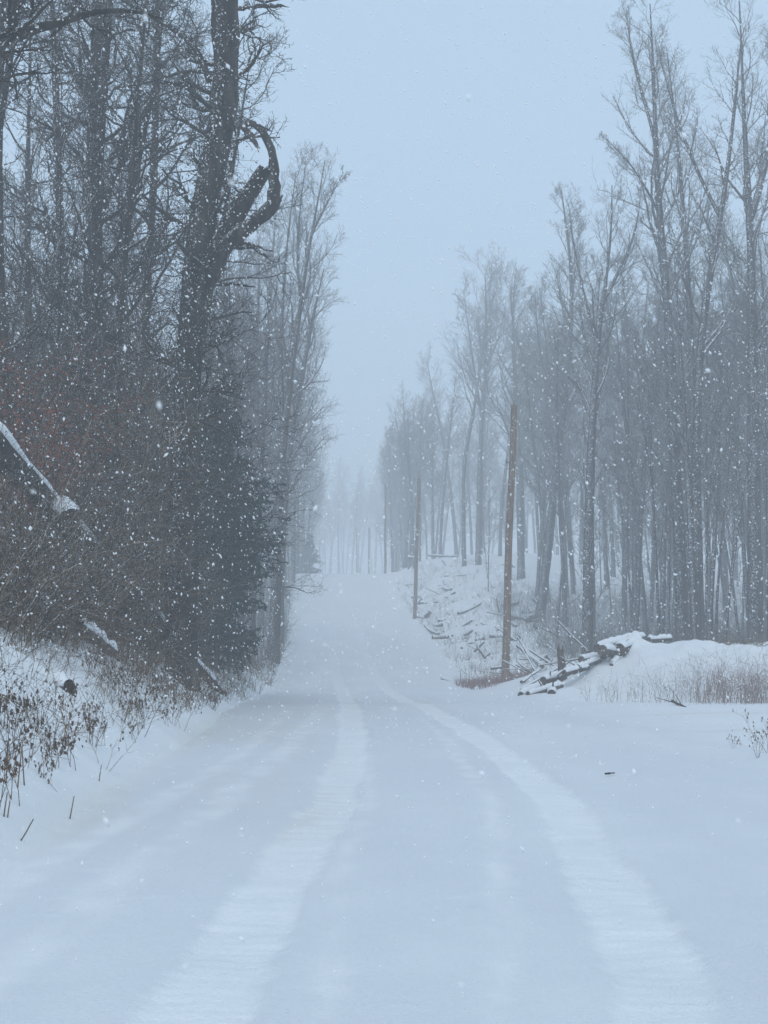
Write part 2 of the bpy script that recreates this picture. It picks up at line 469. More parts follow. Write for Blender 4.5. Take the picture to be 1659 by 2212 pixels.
def make_tree(rng, name, pts, radii, label, cat='tree', group=None, K=18, forks=(), mats=(None, None), crown=dict(), extra_limbs=(), parts_stub=()):
    """pts: trunk polyline in world space; forks: [(pts, radii)] heavy leaders; limbs the same"""
    base = np.array(pts[0], float)
    mt, mc = mats[0] or M_BARK, mats[1] or M_TWIG
    root = obj(name, None, loc=tuple(base)); prop(root, label, cat, group)
    root.empty_display_size = .3
    tb = Buf(); P = smooth_path(np.array(pts) - base, K); R = np.interp(np.linspace(0, 1, K), np.linspace(0, 1, len(radii)), radii)
    trunk_tube(tb, rng, P, R)
    cb = Buf()
    ck = dict(crown); fork_ck = ck.pop('fork', {})
    if ck.get('n1', 18): crown_from(rng, cb, P, R, **ck)
    for fp, fr in forks:
        Pf = smooth_path(np.array(fp) - base, 12); Rf = np.interp(np.linspace(0, 1, 12), np.linspace(0, 1, len(fr)), fr)
        tb.tubes(Pf, Rf, 8)
        k2 = dict(ck); k2.update(t0=.15, n1=max(8, int(ck.get('n1', 18) * .6)), l1=.30); k2.update(fork_ck)
        crown_from(rng, cb, Pf, Rf, **k2)
    obj('trunk', tb.mesh('trunk', mt), root)
    if cb.n: obj('crown', cb.mesh('crown', mc), root)
    for fp, fr in extra_limbs:
        lb = Buf(); Pf = smooth_path(np.array(fp) - base, 14, 1); Pf[1:-1] += rng.normal(size=(12, 3)) * .012; Rf = np.interp(np.linspace(0, 1, 14), np.linspace(0, 1, len(fr)), fr)
        Rf = Rf * (1 + .08 * rng.normal(size=14))
        lb.tubes(Pf, Rf, 8)
        # jagged broken end
        a = np.arange(8) * math.pi / 4; e = Pf[-1]; T = unit(Pf[-1] - Pf[-2])
        for q in range(5):
            o_ = rng.normal(size=3) * Rf[-1] * .45
            lb.tubes(np.array([e + o_ - T * .05, e + o_ + T * (.06 + .16 * rng.random())]), np.array([Rf[-1] * .5, .006]), 4)
        obj('broken_limb', lb.mesh('broken_limb', mt), root)
    return root

def copy_tree(src, loc, rz, s, label=None, group=None, tilt=(0, 0)):
    r = src.copy(); COL.objects.link(r); r.location = loc; r.rotation_euler = (tilt[0], tilt[1], rz); r.scale = (s, s, s)
    if label: r['label'] = label
    if group: r['group'] = group
    for ch in src.children:
        c = ch.copy(); COL.objects.link(c); c.parent = r
    return r

def gz(x, y): return float(ground_z(np.array([x]), np.array([y]), False)[0])
def pxpath(pts, Y, wob=0, rng=None):
    o = []
    for k, p in enumerate(pts):
        yy = Y + (rng.normal() * wob if rng is not None and k else 0)
        o.append(at(p[0], p[1], yy))
    o[0][2] = min(o[0][2], gz(o[0][0], o[0][1])) - .15
    return o

rng = np.random.default_rng(7)
H_ = dict(n1=20, t0=.42, l1=.22, n2=7, n3=6, n4=3)

# ---------------- the tall trees at the right
Y = 66
make_tree(rng, 'bare_tree', pxpath([(1476, 1392), (1470, 1200), (1458, 1000), (1450, 800), (1441, 600), (1425, 520), (1420, 416), (1415, 260), (1412, 130), (1404, 8)], Y), [.30, .28, .25, .20, .15, .09, .025],
          'tallest bare tree right of the road, forking left high above the other crowns', forks=[(pxpath([(1420, 330), (1405, 260), (1389, 208), (1368, 140), (1352, 25)], Y)[0:1] and [at(1420, 330, Y), at(1405, 262, Y + .4), at(1389, 208, Y + .6), at(1368, 140, Y + .9), at(1352, 22, Y + 1)], [.09, .07, .05, .02]),
           ([at(1428, 470, Y), at(1395, 405, Y - .3), at(1360, 350, Y - .6), at(1310, 300, Y - 1)], [.06, .045, .03, .012])],
          crown=dict(n1=26, t0=.50, l1=.13, a1=(22, 45), n2=6, n3=5, n4=3, up=.10))
make_tree(rng, 'bare_tree', pxpath([(1512, 1390), (1506, 1150), (1500, 900), (1487, 624), (1484, 520), (1472, 416), (1467, 312), (1454, 208), (1441, 114)], 69), [.26, .24, .21, .16, .10, .06, .02],
          'slim bare tree just right of the tallest right-hand tree, leaning left at its top',
          crown=dict(n1=24, t0=.45, l1=.12, a1=(20, 42), n2=6, n3=5, n4=3, up=.10))
make_tree(rng, 'bare_tree', pxpath([(1632, 1392), (1628, 1000), (1626, 728), (1622, 468), (1607, 312), (1605, 156), (1597, 2)], 64), [.34, .31, .27, .22, .15, .08, .03],
          'thick-trunked tall bare tree nearest the right edge, its crown leaving the top of the picture',
          forks=[([at(1622, 470, 64), at(1650, 380, 64.5), at(1672, 260, 65), at(1690, 60, 65.5)], [.16, .12, .08, .02])],
          crown=dict(n1=26, t0=.42, l1=.14, a1=(25, 50), n2=6, n3=5, n4=3, up=.08))
make_tree(rng, 'bare_tree', pxpath([(1500, 1388), (1503, 1100), (1506, 850), (1514, 676), (1545, 540), (1560, 468), (1576, 340), (1590, 208), (1600, 90)], 61), [.24, .22, .19, .16, .12, .08, .02],
          'bare tree with a kinked trunk leaning right, crossed by a long fork reaching left',
          forks=[([at(1558, 474, 61), at(1514, 390, 61.2), at(1472, 286, 61.5), at(1436, 172, 62), at(1420, 90, 62.2)], [.09, .07, .045, .012])],
          crown=dict(n1=22, t0=.45, l1=.12, a1=(25, 50), n2=6, n3=5, n4=3, up=.07))
make_tree(rng, 'bare_tree', pxpath([(1268, 1412), (1272, 1100), (1280, 900), (1290, 740), (1302, 650), (1318, 560), (1325, 480), (1322, 400)], 70), [.27, .25, .22, .18, .12, .07, .02],
          'bare tree at the front of the right wood, straight trunk rising beside the heaped logs',
          forks=[([at(1290, 740, 70), at(1262, 640, 70.5), at(1240, 540, 71), at(1228, 440, 71)], [.09, .06, .04, .012]),
                 ([at(1300, 660, 70), at(1340, 580, 70.5), at(1375, 500, 71), at(1385, 410, 71)], [.10, .07, .05, .012])],
          crown=dict(n1=20, t0=.50, l1=.16, a1=(25, 50), n2=7, n3=5, n4=3, up=.09))
make_tree(rng, 'bare_tree', pxpath([(1164, 1352), (1188, 1150), (1208, 950), (1225, 800), (1240, 650), (1232, 540), (1212, 410)], 100), [.32, .28, .24, .19, .12, .04],
          'hazy bare tree with a curved trunk, at the edge of the snowy clearing',
          crown=dict(n1=26, t0=.45, l1=.14, a1=(22, 45), n2=6, n3=5, n4=3, up=.08, minr=.009))
make_tree(rng, 'bare_tree', pxpath([(1126, 1236), (1122, 1000), (1112, 800), (1106, 700), (1112, 610)], 132), [.34, .30, .24, .16, .04],
          'hazy round-topped bare tree directly behind the nearest pole',
          crown=dict(n1=30, t0=.40, l1=.24, a1=(20, 40), n2=7, n3=6, n4=3, up=.09, minr=.012))
make_tree(rng, 'bare_tree', pxpath([(1033, 1208), (1037, 1000), (1042, 880), (1052, 760), (1048, 590)], 150), [.32, .28, .22, .15, .04],
          'pale hazy bare tree with a wide fan crown at the top of the clearing',
          forks=[([at(1040, 900, 150), at(1025, 800, 150.5), at(1010, 700, 151), at(1000, 620, 151)], [.14, .10, .06, .02])],
          crown=dict(n1=28, t0=.50, l1=.24, a1=(20, 42), n2=7, n3=6, n4=3, up=.09, minr=.012))
make_tree(rng, 'bare_tree', pxpath([(1003, 1206), (1000, 1050), (1002, 980), (1024, 900), (1034, 800), (1065, 640)], 147), [.20, .19, .17, .12, .04],
          'thin hazy tree with an elbow in its trunk, beside the fan-crowned tree',
          crown=dict(n1=16, t0=.55, l1=.15, a1=(20, 42), n2=6, n3=5, n4=3, up=.09, minr=.010))

# ---------------- the tall vase-shaped trees left of the road
make_tree(rng, 'bare_tree', pxpath([(590, 1404), (600, 1200), (608, 980), (630, 800), (652, 640), (668, 520), (690, 430), (702, 345)], 76), [.30, .27, .22, .17, .12, .07, .02],
          'tall hazy tree left of the road whose vase-shaped crown hangs over the verge',
          forks=[([at(612, 940, 76), at(606, 780, 76.5), at(612, 600, 77), at(628, 450, 77), at(640, 370, 77)], [.12, .09, .06, .02]),
                 ([at(650, 660, 76), at(640, 540, 76.3), at(650, 430, 76.5), at(662, 345, 77)], [.08, .06, .04, .015]),
                 ([at(668, 520, 76), at(700, 450, 75.5), at(728, 400, 75), at(742, 372, 75)], [.06, .045, .03, .012])],
          crown=dict(n1=24, t0=.45, l1=.13, a1=(20, 42), n2=7, n3=5, n4=3, up=.09))
make_tree(rng, 'bare_tree', pxpath([(604, 1385), (606, 1200), (625, 960), (655, 800), (680, 660), (700, 580)], 92), [.26, .24, .20, .14, .03],
          'second hazy tree along the left verge, lower and rounder than the vase-shaped one',
          crown=dict(n1=26, t0=.38, l1=.17, a1=(22, 46), n2=7, n3=5, n4=3, up=.07, minr=.009))

# ---------------- the big broken tree at the left
Y = 31
big = make_tree(rng, 'old_tree', pxpath([(392, 1440), (395, 1100), (402, 880), (412, 700), (425, 560), (440, 450), (456, 380), (478, 280), (492, 180), (486, 60), (482, -120), (488, -400)], Y), [.36, .33, .31, .29, .27, .27, .27, .28, .28, .24, .18],
          'massive dark old tree at the left with broken curling limbs over the thicket',
          mats=(M_BARK_DARK, M_TWIG_DARK), K=40,
          crown=dict(n1=44, t0=.28, l1=.085, a1=(55, 95), n2=8, n3=5, n4=2, up=.03, gn=.22, minr=.005, fat=.45, taper_len=False),
          forks=[([at(452, 175, Y), at(428, 95, Y + .2), at(372, 62, Y + .5), at(330, 35, Y + .8), at(285, 14, Y + 1), at(220, -30, Y + 1.2)], [.07, .062, .05, .04, .03]),
                 ([at(470, 160, Y), at(400, 150, Y - .4), at(330, 178, Y - .8), at(250, 190, Y - 1.2)], [.045, .036, .028, .012])],
          extra_limbs=[([at(432, 640, Y), at(458, 560, Y - .1), at(492, 490, Y - .2), at(530, 430, Y - .3), at(574, 366, Y - .4)], [.22, .22, .21, .20, .15]),
                       ([at(440, 625, Y), at(490, 525, Y - .4), at(545, 482, Y - .6), at(590, 446, Y - .8), at(594, 436, Y - .8)], [.20, .19, .17, .15, .13]),
                       ([at(586, 448, Y - .8), at(592, 420, Y - .8), at(590, 385, Y - .8), at(592, 345, Y - .8), at(583, 315, Y - .8), at(574, 292, Y - .8), at(556, 270, Y - .8), at(540, 264, Y - .8)], [.125, .13, .12, .10, .08, .075, .07, .06]),
                       ([at(522, 268, Y - .8), at(535, 285, Y - .8), at(553, 311, Y - .8)], [.06, .075, .04]),
                       ([at(545, 264, Y - .8), at(526, 270, Y - .8)], [.065, .05]),
                       ([at(545, 266, Y - .8), at(572, 277, Y - .8)], [.045, .02]),
                       ([at(510, 20, Y), at(550, 14, Y - .2), at(608, 13, Y - .4)], [.05, .045, .038]),
                       ([at(500, 535, Y - .3), at(548, 534, Y - .6), at(575, 554, Y - .8)], [.05, .04, .025]),
                       ([at(500, 530, Y - .3), at(540, 525, Y - .6), at(576, 540, Y - .8)], [.04, .03, .016]),
                       ([at(440, 620, Y), at(490, 612, Y - .2), at(538, 618, Y - .3)], [.04, .032, .022]),
                       ([at(450, 440, Y), at(500, 430, Y - .2), at(525, 425, Y - .3)], [.035, .028, .02])])
# ivy and vine mat clothing the old trunk
def leaf_cloud(rng, C, n, spread, size, name, m, parent):
    C = np.asarray(C); i = rng.integers(0, len(C), n)
    c = C[i] + rng.normal(size=(n, 3)) * spread
    a = unit(rng.normal(size=(n, 3))) * size * (.5 + rng.random((n, 1))); b = unit(np.cross(a, rng.normal(size=(n, 3)))) * size * .4 * (.5 + rng.random((n, 1)))
    V = np.stack([c - a, c + b, c + a, c - b], 1); Q = np.arange(n * 4).reshape(-1, 4)
    me = quad_mesh(name, V, Q, m, smooth=False)
    return obj(name, me, parent)
base = np.array(big.location)
tp = smooth_path(np.array([at(x, y, Y) for x, y in [(395, 1300), (402, 880), (412, 700), (425, 560), (440, 450), (456, 380), (478, 280), (490, 180)]]), 80) - base
leaf_cloud(rng, tp, 12000, (.24, .30, .12), .035, 'ivy', M_IVY, big)

# other old trunks in the left thicket
make_tree(rng, 'bare_tree', pxpath([(236, 1380), (225, 1100), (215, 800), (205, 500), (200, 250), (206, 120), (216, -40), (226, -300)], 38), [.22, .20, .19, .17, .15, .11],
          'dark straight trunk in the left thicket, midway between the old tree and the left edge', mats=(M_BARK_DARK, M_TWIG_DARK), K=24,
          crown=dict(n1=30, t0=.25, l1=.17, a1=(45, 80), n2=7, n3=5, n4=2, up=.05, gn=.22, minr=.007))
make_tree(rng, 'bare_tree', pxpath([(300, 1400), (306, 1100), (312, 800), (318, 600), (334, 400), (336, 200), (342, -40), (350, -250)], 40), [.13, .12, .11, .10, .09, .06],
          'slender dark trunk close to the left of the massive broken tree', mats=(M_BARK_DARK, M_TWIG_DARK), K=24,
          crown=dict(n1=26, t0=.25, l1=.16, a1=(40, 75), n2=7, n3=5, n4=2, up=.06, gn=.22, minr=.007))
make_tree(rng, 'bare_tree', pxpath([(150, 1380), (152, 1000), (140, 700), (128, 450), (122, 200), (110, -60)], 43), [.15, .14, .12, .10, .06],
          'thin dark trunk nearest the left edge behind the rust-coloured leaves', mats=(M_BARK_DARK, M_TWIG_DARK), K=20,
          crown=dict(n1=26, t0=.25, l1=.18, a1=(35, 70), n2=7, n3=5, n4=2, up=.06, gn=.22, minr=.007))
# roadside tree standing left of the frame; its sagging limb crosses the top-left corner
Yl = 22
make_tree(rng, 'bare_tree', [at(-130, 1420, Yl) - np.array([0, 0, .4]), at(-120, 900, Yl), at(-105, 500, Yl), at(-90, 150, Yl), at(-95, -200, Yl)], [.25, .22, .18, .14, .08],
          'near tree beyond the left edge whose thick dark limb sags across the top left corner', mats=(M_BARK_DARK, M_TWIG_DARK), K=20,
          forks=[([at(-92, 200, Yl), at(-40, 90, Yl), at(0, 60, Yl), at(45, 64, Yl), at(92, 72, Yl), at(135, 50, Yl + .1), at(165, 32, Yl + .2), at(230, 14, Yl + .4), at(300, 16, Yl + .6), at(350, 40, Yl + .7)], [.085, .08, .078, .07, .05, .03, .012]),
                 ([at(30, 62, Yl), at(33, 20, Yl), at(30, -60, Yl)], [.04, .032, .02])],
          crown=dict(n1=10, t0=.6, l1=.2, a1=(40, 80), n2=7, n3=6, n4=3, up=.02, gn=.22, minr=.004, fork=dict(n1=14, l1=.28, a1=(40, 95))))

# ------------------------------------------------------------------ forest: a few kinds, copied
def forest_kind(seed, H, r, lean, name='bare_tree', dark=False, **ck):
    g = np.random.default_rng(seed)
    pts = [np.array([0, 0, -.3])]
    p = np.array([0., 0, 0]); d = np.array([lean * math.cos(seed), lean * math.sin(seed), 1.0])
    for k in range(9):
        d = unit(d + g.normal(size=3) * np.array([.028, .028, 0])); p = p + d * H / 9; pts.append(p.copy())
    c = dict(n1=26, t0=.46, l1=.15, a1=(18, 40), n2=7, n3=6, n4=3, up=.10, minr=.0095); c.update(ck)
    forks = []
    if seed % 2:
        q = pts[5]; dd = unit(np.array([math.cos(seed * 2.1) * .20, math.sin(seed * 2.1) * .20, 1]))
        forks = [([q, q + dd * H * .12, q + dd * H * .24, q + (dd + np.array([0, 0, .4])) * H * .30], [r * .55, r * .4, r * .25, .015])]
    r *= .82
    return make_tree(g, name, pts, [r, r * .9, r * .75, r * .5, r * .12], 'tmp', K=16, crown=c, forks=forks, mats=(M_BARK_DARK, M_TWIG_DARK) if dark else (None, None))
kinds = [forest_kind(1, 24, .24, .01), forest_kind(2, 26, .28, .02, l1=.13, a1=(25, 48)), forest_kind(3, 22, .20, .02, t0=.36, a1=(28, 55), up=.06), forest_kind(4, 25, .26, .01, n1=30, l1=.13, a1=(25, 50), t0=.40),
         forest_kind(5, 21, .17, .03, a1=(25, 50), t0=.34, l1=.17), forest_kind(6, 27, .30, .015, l1=.17, t0=.50, a1=(22, 46))]
poleK = [forest_kind(11, 13, .075, .08, n1=16, t0=.3, l1=.20, n2=5, n3=4), forest_kind(12, 10, .055, .10, n1=14, t0=.25, l1=.24, n2=5, n3=4),
         forest_kind(13, 15, .09, .05, n1=16, t0=.35, l1=.18, n2=5, n3=4)]
darkK = [forest_kind(31, 19, .17, .10, n1=34, t0=.18, l1=.16, a1=(40, 80), gn=.22, up=.03, minr=.0085, n2=6, n3=5, n4=2, dark=True), forest_kind(32, 17, .13, .12, n1=30, t0=.15, l1=.18, a1=(40, 85), gn=.24, up=.03, minr=.0085, n2=6, n3=5, n4=2, dark=True),
         forest_kind(34, 20, .20, .05, n1=34, t0=.22, l1=.15, a1=(35, 75), gn=.22, up=.03, minr=.0085, n2=6, n3=5, n4=2, dark=True)]
used = set()
def place(k, pool, x, y, s, label, group, cat='tree', name=None):
    src = pool[k]
    loc = (x, y, gz(x, y)); rz = rng.random() * 6.28
    if src.name not in used:
        used.add(src.name); src.location = loc; src.rotation_euler = (0, 0, rz); src.scale = (s, s, s); src['label'] = label; src['group'] = group; o = src
    else: o = copy_tree(src, loc, rz, s, label, group)
    o['category'] = cat
    if name: o.name = name
    return o
frng = np.random.default_rng(23)
def zone_label(side, y):
    if side == 'R':
        return ('bare forest tree in the near rows of the wood right of the road' if y < 95 else
                'greyish bare tree in the middle depth of the right-hand wood' if y < 150 else
                'faint bare tree of the right-hand wood beyond the snowy clearing' if y < 215 else
                'almost vanished tree in the snow haze far up the right side of the road')
    return ('dark bare tree inside the woods behind the left thicket' if y < 70 else
            'hazy bare tree in the row along the left edge of the road' if y < 150 else
            'faint tree lining the left of the road past the crest')
placed = []
def free(x, y, d):
    for (a, b) in placed:
        if (a - x) ** 2 + (b - y) ** 2 < d * d: return False
    placed.append((x, y)); return True
n = 0; tries = 0
while n < 152 and tries < 6000:          # right-hand wood
    tries += 1
    y = 58 + 262 * frng.random() ** 1.25; x = 5.5 + (.31 * y + 4 - 5.5) * frng.random() ** (1.5 if y > 158 else 1)
    if y < 158 and x < 14.5 + 3.0 * sstep(100, 140, y): continue
    if y < 100 and x < 12.5 : continue
    if y >= 158 and x < max(8.8, .043 * y): continue
    if not free(x, y, 1.7 if y < 120 else 2.4): continue
    tall = .80 + .25 * frng.random()
    # keep the stepped skyline: the nearer rows between the special trees stay lower
    px = CX + F_PX * math.tan(math.atan2(x, y) - YAW)
    if y < 158:
        cap = np.interp(px, [1130, 1200, 1330, 1400, 1660], [690, 540, 440, 480, 450])
        zt = CAM_Z + (1396 - cap) * y / F_PX - gz(x, y)
        tall = min(tall, max(.42, zt / 26.0 * (.85 + .2 * frng.random())))
    else:
        cap = np.interp(px, [720, 800, 900, 990, 1100, 1660], [970, 880, 850, 730, 620, 540])
        zt = CAM_Z + (1396 - cap) * y / F_PX - gz(x, y)
        tall = min(tall, max(.42, zt / 26.0 * (.88 + .14 * frng.random())))
    place(int(frng.integers(0, 6)), kinds, x, y, tall, zone_label('R', y), 'bare trees of the right-hand wood'); n += 1
n = 0; tries = 0
while n < 66 and tries < 6000:          # left-hand wood
    tries += 1
    y = 40 + 270 * frng.random() ** 1.3; x = (-4.0 if y < 120 else -3.3) - (.225 * y + 3 - 4) * frng.random() ** (1.2 if y < 75 else 2.2)
    if y < 62: continue
    if y < 82 and x > -8: continue
    if not free(x, y, 2.0 if y < 120 else 2.6): continue
    tall = .75 + .25 * frng.random()
    px = CX + F_PX * math.tan(math.atan2(x, y) - YAW)
    cap = np.interp(px, [0, 380, 460, 560, 640], [760, 680, 480, 380, 420]); tall = min(tall, max(.4, (CAM_Z + (1396 - cap) * y / F_PX - gz(x, y)) / 26.0 * (.85 + .3 * frng.random())))
    place(int(frng.integers(0, 6)), kinds, x, y, tall, zone_label('L', y), 'bare trees of the left-hand wood'); n += 1
for i in range(30):
    y = 168 + i * 5.6; x = max(9.0, .0445 * y) + 2.2 * frng.random(); cap = np.interp(CX + F_PX * math.tan(math.atan2(x, y) - YAW), [780, 830, 900, 960], [940, 880, 860, 830])
    zt = CAM_Z + (1396 - cap) * y / F_PX - gz(x, y)
    place(int(frng.integers(0, 6)), kinds, x, y, min(1.0, zt / 26.0) * (.9 + .14 * frng.random()), zone_label('R', y), 'bare trees of the right-hand wood')
for i, (px_, y, s_, lab) in enumerate([(30, 34, .95, 'dark crooked tree at the left edge, just above the snowy fallen trunk'), (95, 36, .9, 'dark crooked tree rising behind the snowy fallen trunk'), (170, 35, 1.0, 'dark twiggy tree in the middle of the left thicket'),
        (262, 34, .85, 'dark twiggy tree between the two straight trunks of the left thicket'), (355, 36, .9, 'dark twiggy tree just left of the massive broken tree'), (60, 44, .85, None), (290, 47, .8, None), (420, 56, .9, None), (190, 55, .8, None), (520, 66, .95, None), (455, 52, .7, None), (500, 58, .75, None), (545, 72, .85, None), (350, 58, .8, None)]):
    p = at(px_, 1300, y)
    place(i % 3, darkK, p[0], y, s_, lab or 'dark many-branched tree deep in the left thicket', 'dark trees of the left thicket')
for i, (y, x, s_) in enumerate([(84, -4.4, .86), (97, -3.9, .80), (106, -5.6, .9), (116, -3.7, .86), (124, -5.2, .8), (133, -3.8, .84), (143, -4.6, .88), (152, -3.5, .80), (161, -4.8, .86), (170, -3.5, .86),
                                 (182, -3.3, .84), (194, -3.6, .86), (206, -3.1, .82), (220, -3.4, .86), (236, -2.9, .84), (254, -3.3, .86), (275, -2.8, .84), (300, -3.0, .86)]):
    if y > 130: x += .5
    place(int(frng.integers(0, 6)), kinds, x, y, s_, zone_label('L', y), 'bare trees of the left-hand wood')
for i in range(30):                      # far trees where the road bends out of sight
    y = 375 + 3.0 * i; x = -12 + 30 * frng.random()
    place(int(frng.integers(0, 6)), kinds, x, y, .9 + .25 * frng.random(), 'ghostly tree almost lost in the snow haze straight up the road', 'far trees closing the road')
n = 0
while n < 110:                            # thin understorey saplings on both sides
    right = frng.random() < .62
    if right:
        y = 58 + 90 * frng.random() ** 1.2; x = 10.5 + (.3 * y + 1 - 10.5) * frng.random()
        if y < 62 and x < 12: continue
        if y > 75 and x < 13: continue
    else:
        y = 26 + 130 * frng.random() ** 1.1; x = (-4.2 if y < 62 else -3.4) - (.21 * y - 2) * frng.random() ** (1 if y < 62 else 2.5)
    place(int(frng.integers(0, 3)), poleK, x, y, .6 + .5 * frng.random(),
          'thin leafless sapling between the trunks of the right-hand wood' if right else 'thin leafless sapling among the brush left of the road',
          'saplings in the right-hand wood' if right else 'saplings in the left thicket', name='sapling'); n += 1

# ------------------------------------------------------------------ spruces at the left
def make_spruce(g, loc, H, W, label, name='spruce_tree', prof=(.50, .62, .92, 1.0, .55, .04)):
    root = obj(name, None, loc=loc); prop(root, label, 'tree')
    tb = Buf(); P = smooth_path(np.array([(0, 0, -.3), (.05, 0, H * .5), (0, .05, H)]), 12)
    tb.tubes(P, np.linspace(.14, .015, 12), 8)
    nb = int(30 * H)
    z = H * (.03 + .96 * g.random(nb) ** .85)
    az = g.random(nb) * 6.283
    L = W * np.interp(z / H, [0, .15, .45, .58, .8, 1], prof) * (.6 + .42 * g.random(nb)) + .12
    D = np.stack([np.cos(az), np.sin(az), .15 + .5 * (z / H) - .15 * g.random(nb)], 1)
    S = np.stack([0 * z, 0 * z, z], 1)
    P1, R1 = grow(g, S, D, L, .012 + .012 * L, 7, .07, -.07, .3)
    bb = Buf(); bb.tubes(P1, R1, 3)
    obj('trunk', tb.mesh('trunk', M_BARK_DARK), root)
    S2, D2, L2, r2 = spawn(g, P1, R1, 12, .15, 1.0, 35, 65, lambda t: .42 * (1.15 - .8 * t), .6, .003)
    D2[:, 2] -= .15
    P2, R2 = grow(g, S2, D2, L2, r2, 4, .08, -.04, .4)
    bb.tubes(P2, R2, 3)
    obj('branches', bb.mesh('branches', M_BARK_DARK), root)
    fb = Buf()
    for PP, cnt in ((P1, 34), (P2, 22)):
        N, K, _ = PP.shape
        t = g.random((N, cnt)) * (K - 1.001); i = t.astype(int); u = (t - i)[..., None]; r = np.arange(N)[:, None]
        c = (PP[r, i] * (1 - u) + PP[r, i + 1] * u).reshape(-1, 3); T = unit(PP[r, i + 1] - PP[r, i]).reshape(-1, 3)
        m = len(c)
        a = unit(T * .9 + g.normal(size=(m, 3)) * .55 + np.array([0, 0, -.15])) * (.05 + .07 * g.random((m, 1)))
        b = unit(np.cross(a, g.normal(size=(m, 3)))) * (.014 + .010 * g.random((m, 1)))
        V = np.stack([c, c + a * .5 + b, c + a, c + a * .5 - b], 1)
        fb.add(V, np.arange(m * 4))
    obj('foliage', fb.mesh('foliage', M_NEEDLE, smooth=False), root)
    return root
g = np.random.default_rng(5)
s1 = at(462, 1470, 43); make_spruce(g, (s1[0], 43, gz(s1[0], 43)), 7.6, 2.05, 'dark green spruce reaching out toward the road below the broken tree')
s2 = at(425, 1450, 46); make_spruce(g, (s2[0], 46, gz(s2[0], 46)), 6.4, 1.9, 'dark spruce half hidden behind the front spruce, on its left')
s3 = at(668, 1232, 185); make_spruce(g, (s3[0], 185, gz(s3[0], 185)), 5.5, 2.3, 'low faint evergreen at the crest of the road on the left', prof=(1, .9, .6, .45, .2, .02))

# ------------------------------------------------------------------ brush
def twig_mass(rng, S, D, L, r0, gn=.22, up=.0, n2=4, K=6, sides=3, minr=.0028):
    b = Buf()
    P, R = grow(rng, S, D, L, r0, K, gn, up, .3); b.tubes(P, R, sides)
    if n2:
        s, d, l, r = spawn(rng, P, R, n2, .2, 1, 30, 75, lambda t: .38 + 0 * t, .6, minr)
        P2, R2 = grow(rng, s, d, l, r, 3, gn, up, .5); b.tubes(P2, R2, 3)
    return b
g = np.random.default_rng(31)
def region_brush(n, xf, y0, y1, zf, lean=(0, 0, 0), Lr=(.6, 1.9), r=(.004, .010), up=.02, n2=4, gn=.25):
    y = y0 + (y1 - y0) * g.random(n); x = xf(y, g.random(n)); hh = zf(g.random(n), x, y); zz = ground_z(x, y, False) + hh; x = x + (.04 * hh + .50 * np.clip(hh - 3.4, 0, 2.2)) * g.random(n) ** .7
    ok = (x < -.090 * y) | (hh > 6.8) | ((y < 31) & (x < -.078 * y))
    ok &= (y > 31.5) | (x > -.148 * y) | (hh < .8)   # open ground along the fallen trunk            # nothing grows in the spruce's own space
    x, y, zz = x[ok], y[ok], zz[ok]; n = len(x)
    S = np.stack([x, y, zz], 1)
    D = unit(g.normal(size=(n, 3)) * np.array([1, .8, .7]) + np.array(lean))
    L = Lr[0] + (Lr[1] - Lr[0]) * g.random(n)
    R0 = r[0] + (r[1] - r[0]) * g.random(n) ** 2
    return twig_mass(g, S, D, L, R0, gn, up, n2)
# thicket body: clumped, thinning upward
def thick_z(u, x, y):
    top = np.interp(x, [-12, -7, -4.5, -3.6], [7.6, 7.4, 7.2, 5.6])
    return top * (u ** 1.55) * (.8 + .38 * fbm(x * .8, y * .6, 77))
b = region_brush(19000, lambda y, u: -3.5 - .5 * g.random(len(y)) - (.215 * y - 2.2) * u ** .95 , 29, 47, thick_z, lean=(.25, 0, .45), r=(.004, .012))
b2 = region_brush(1500, lambda y, u: -4.1 - (.215 * y - 3.2) * u, 21, 27, lambda u, x, y: 1.9 * u ** 1.2, lean=(.3, 0, .4))
# arching stems that spring from the bank toward the road
n = 1500
y = 20 + 24 * g.random(n); x = -3.9 - 3.2 * g.random(n) ** 1.3; S = np.stack([x, y, ground_z(x, y, False) - .03], 1)
D = unit(np.stack([.35 + .35 * g.normal(size=n), .3 * g.normal(size=n), np.full(n, 1.1)], 1))
b3 = twig_mass(g, S, D, 1.0 + 2.2 * g.random(n) ** 1.5, .005 + .007 * g.random(n), .12, -.06, 5, K=8)
b4 = region_brush(420, lambda y, u: -.122 * y + .014 * y * u, 27.5, 30.5, lambda u, x, y: 4.6 * u ** 1.3, lean=(.2, 0, .5))
for q in (b2, b3, b4):
    off = b.n
    for V, Q, M in zip(q.V, q.Q, q.M): b.V.append(V); b.Q.append(Q + off); b.M.append(M)
    b.n += q.n
b.M = [np.where(np.repeat(np.random.default_rng(len(m)).random(len(m) // 15 + 1) < .30, 15)[:len(m)], 1, 0) for m in b.M]
o = obj('brush_thicket', b.mesh('brush_thicket', [M_BRUSH, M_BRUSH_TAN])); prop(o, 'dense brown tangle of leafless brush covering the left bank', 'brush', kind='stuff')
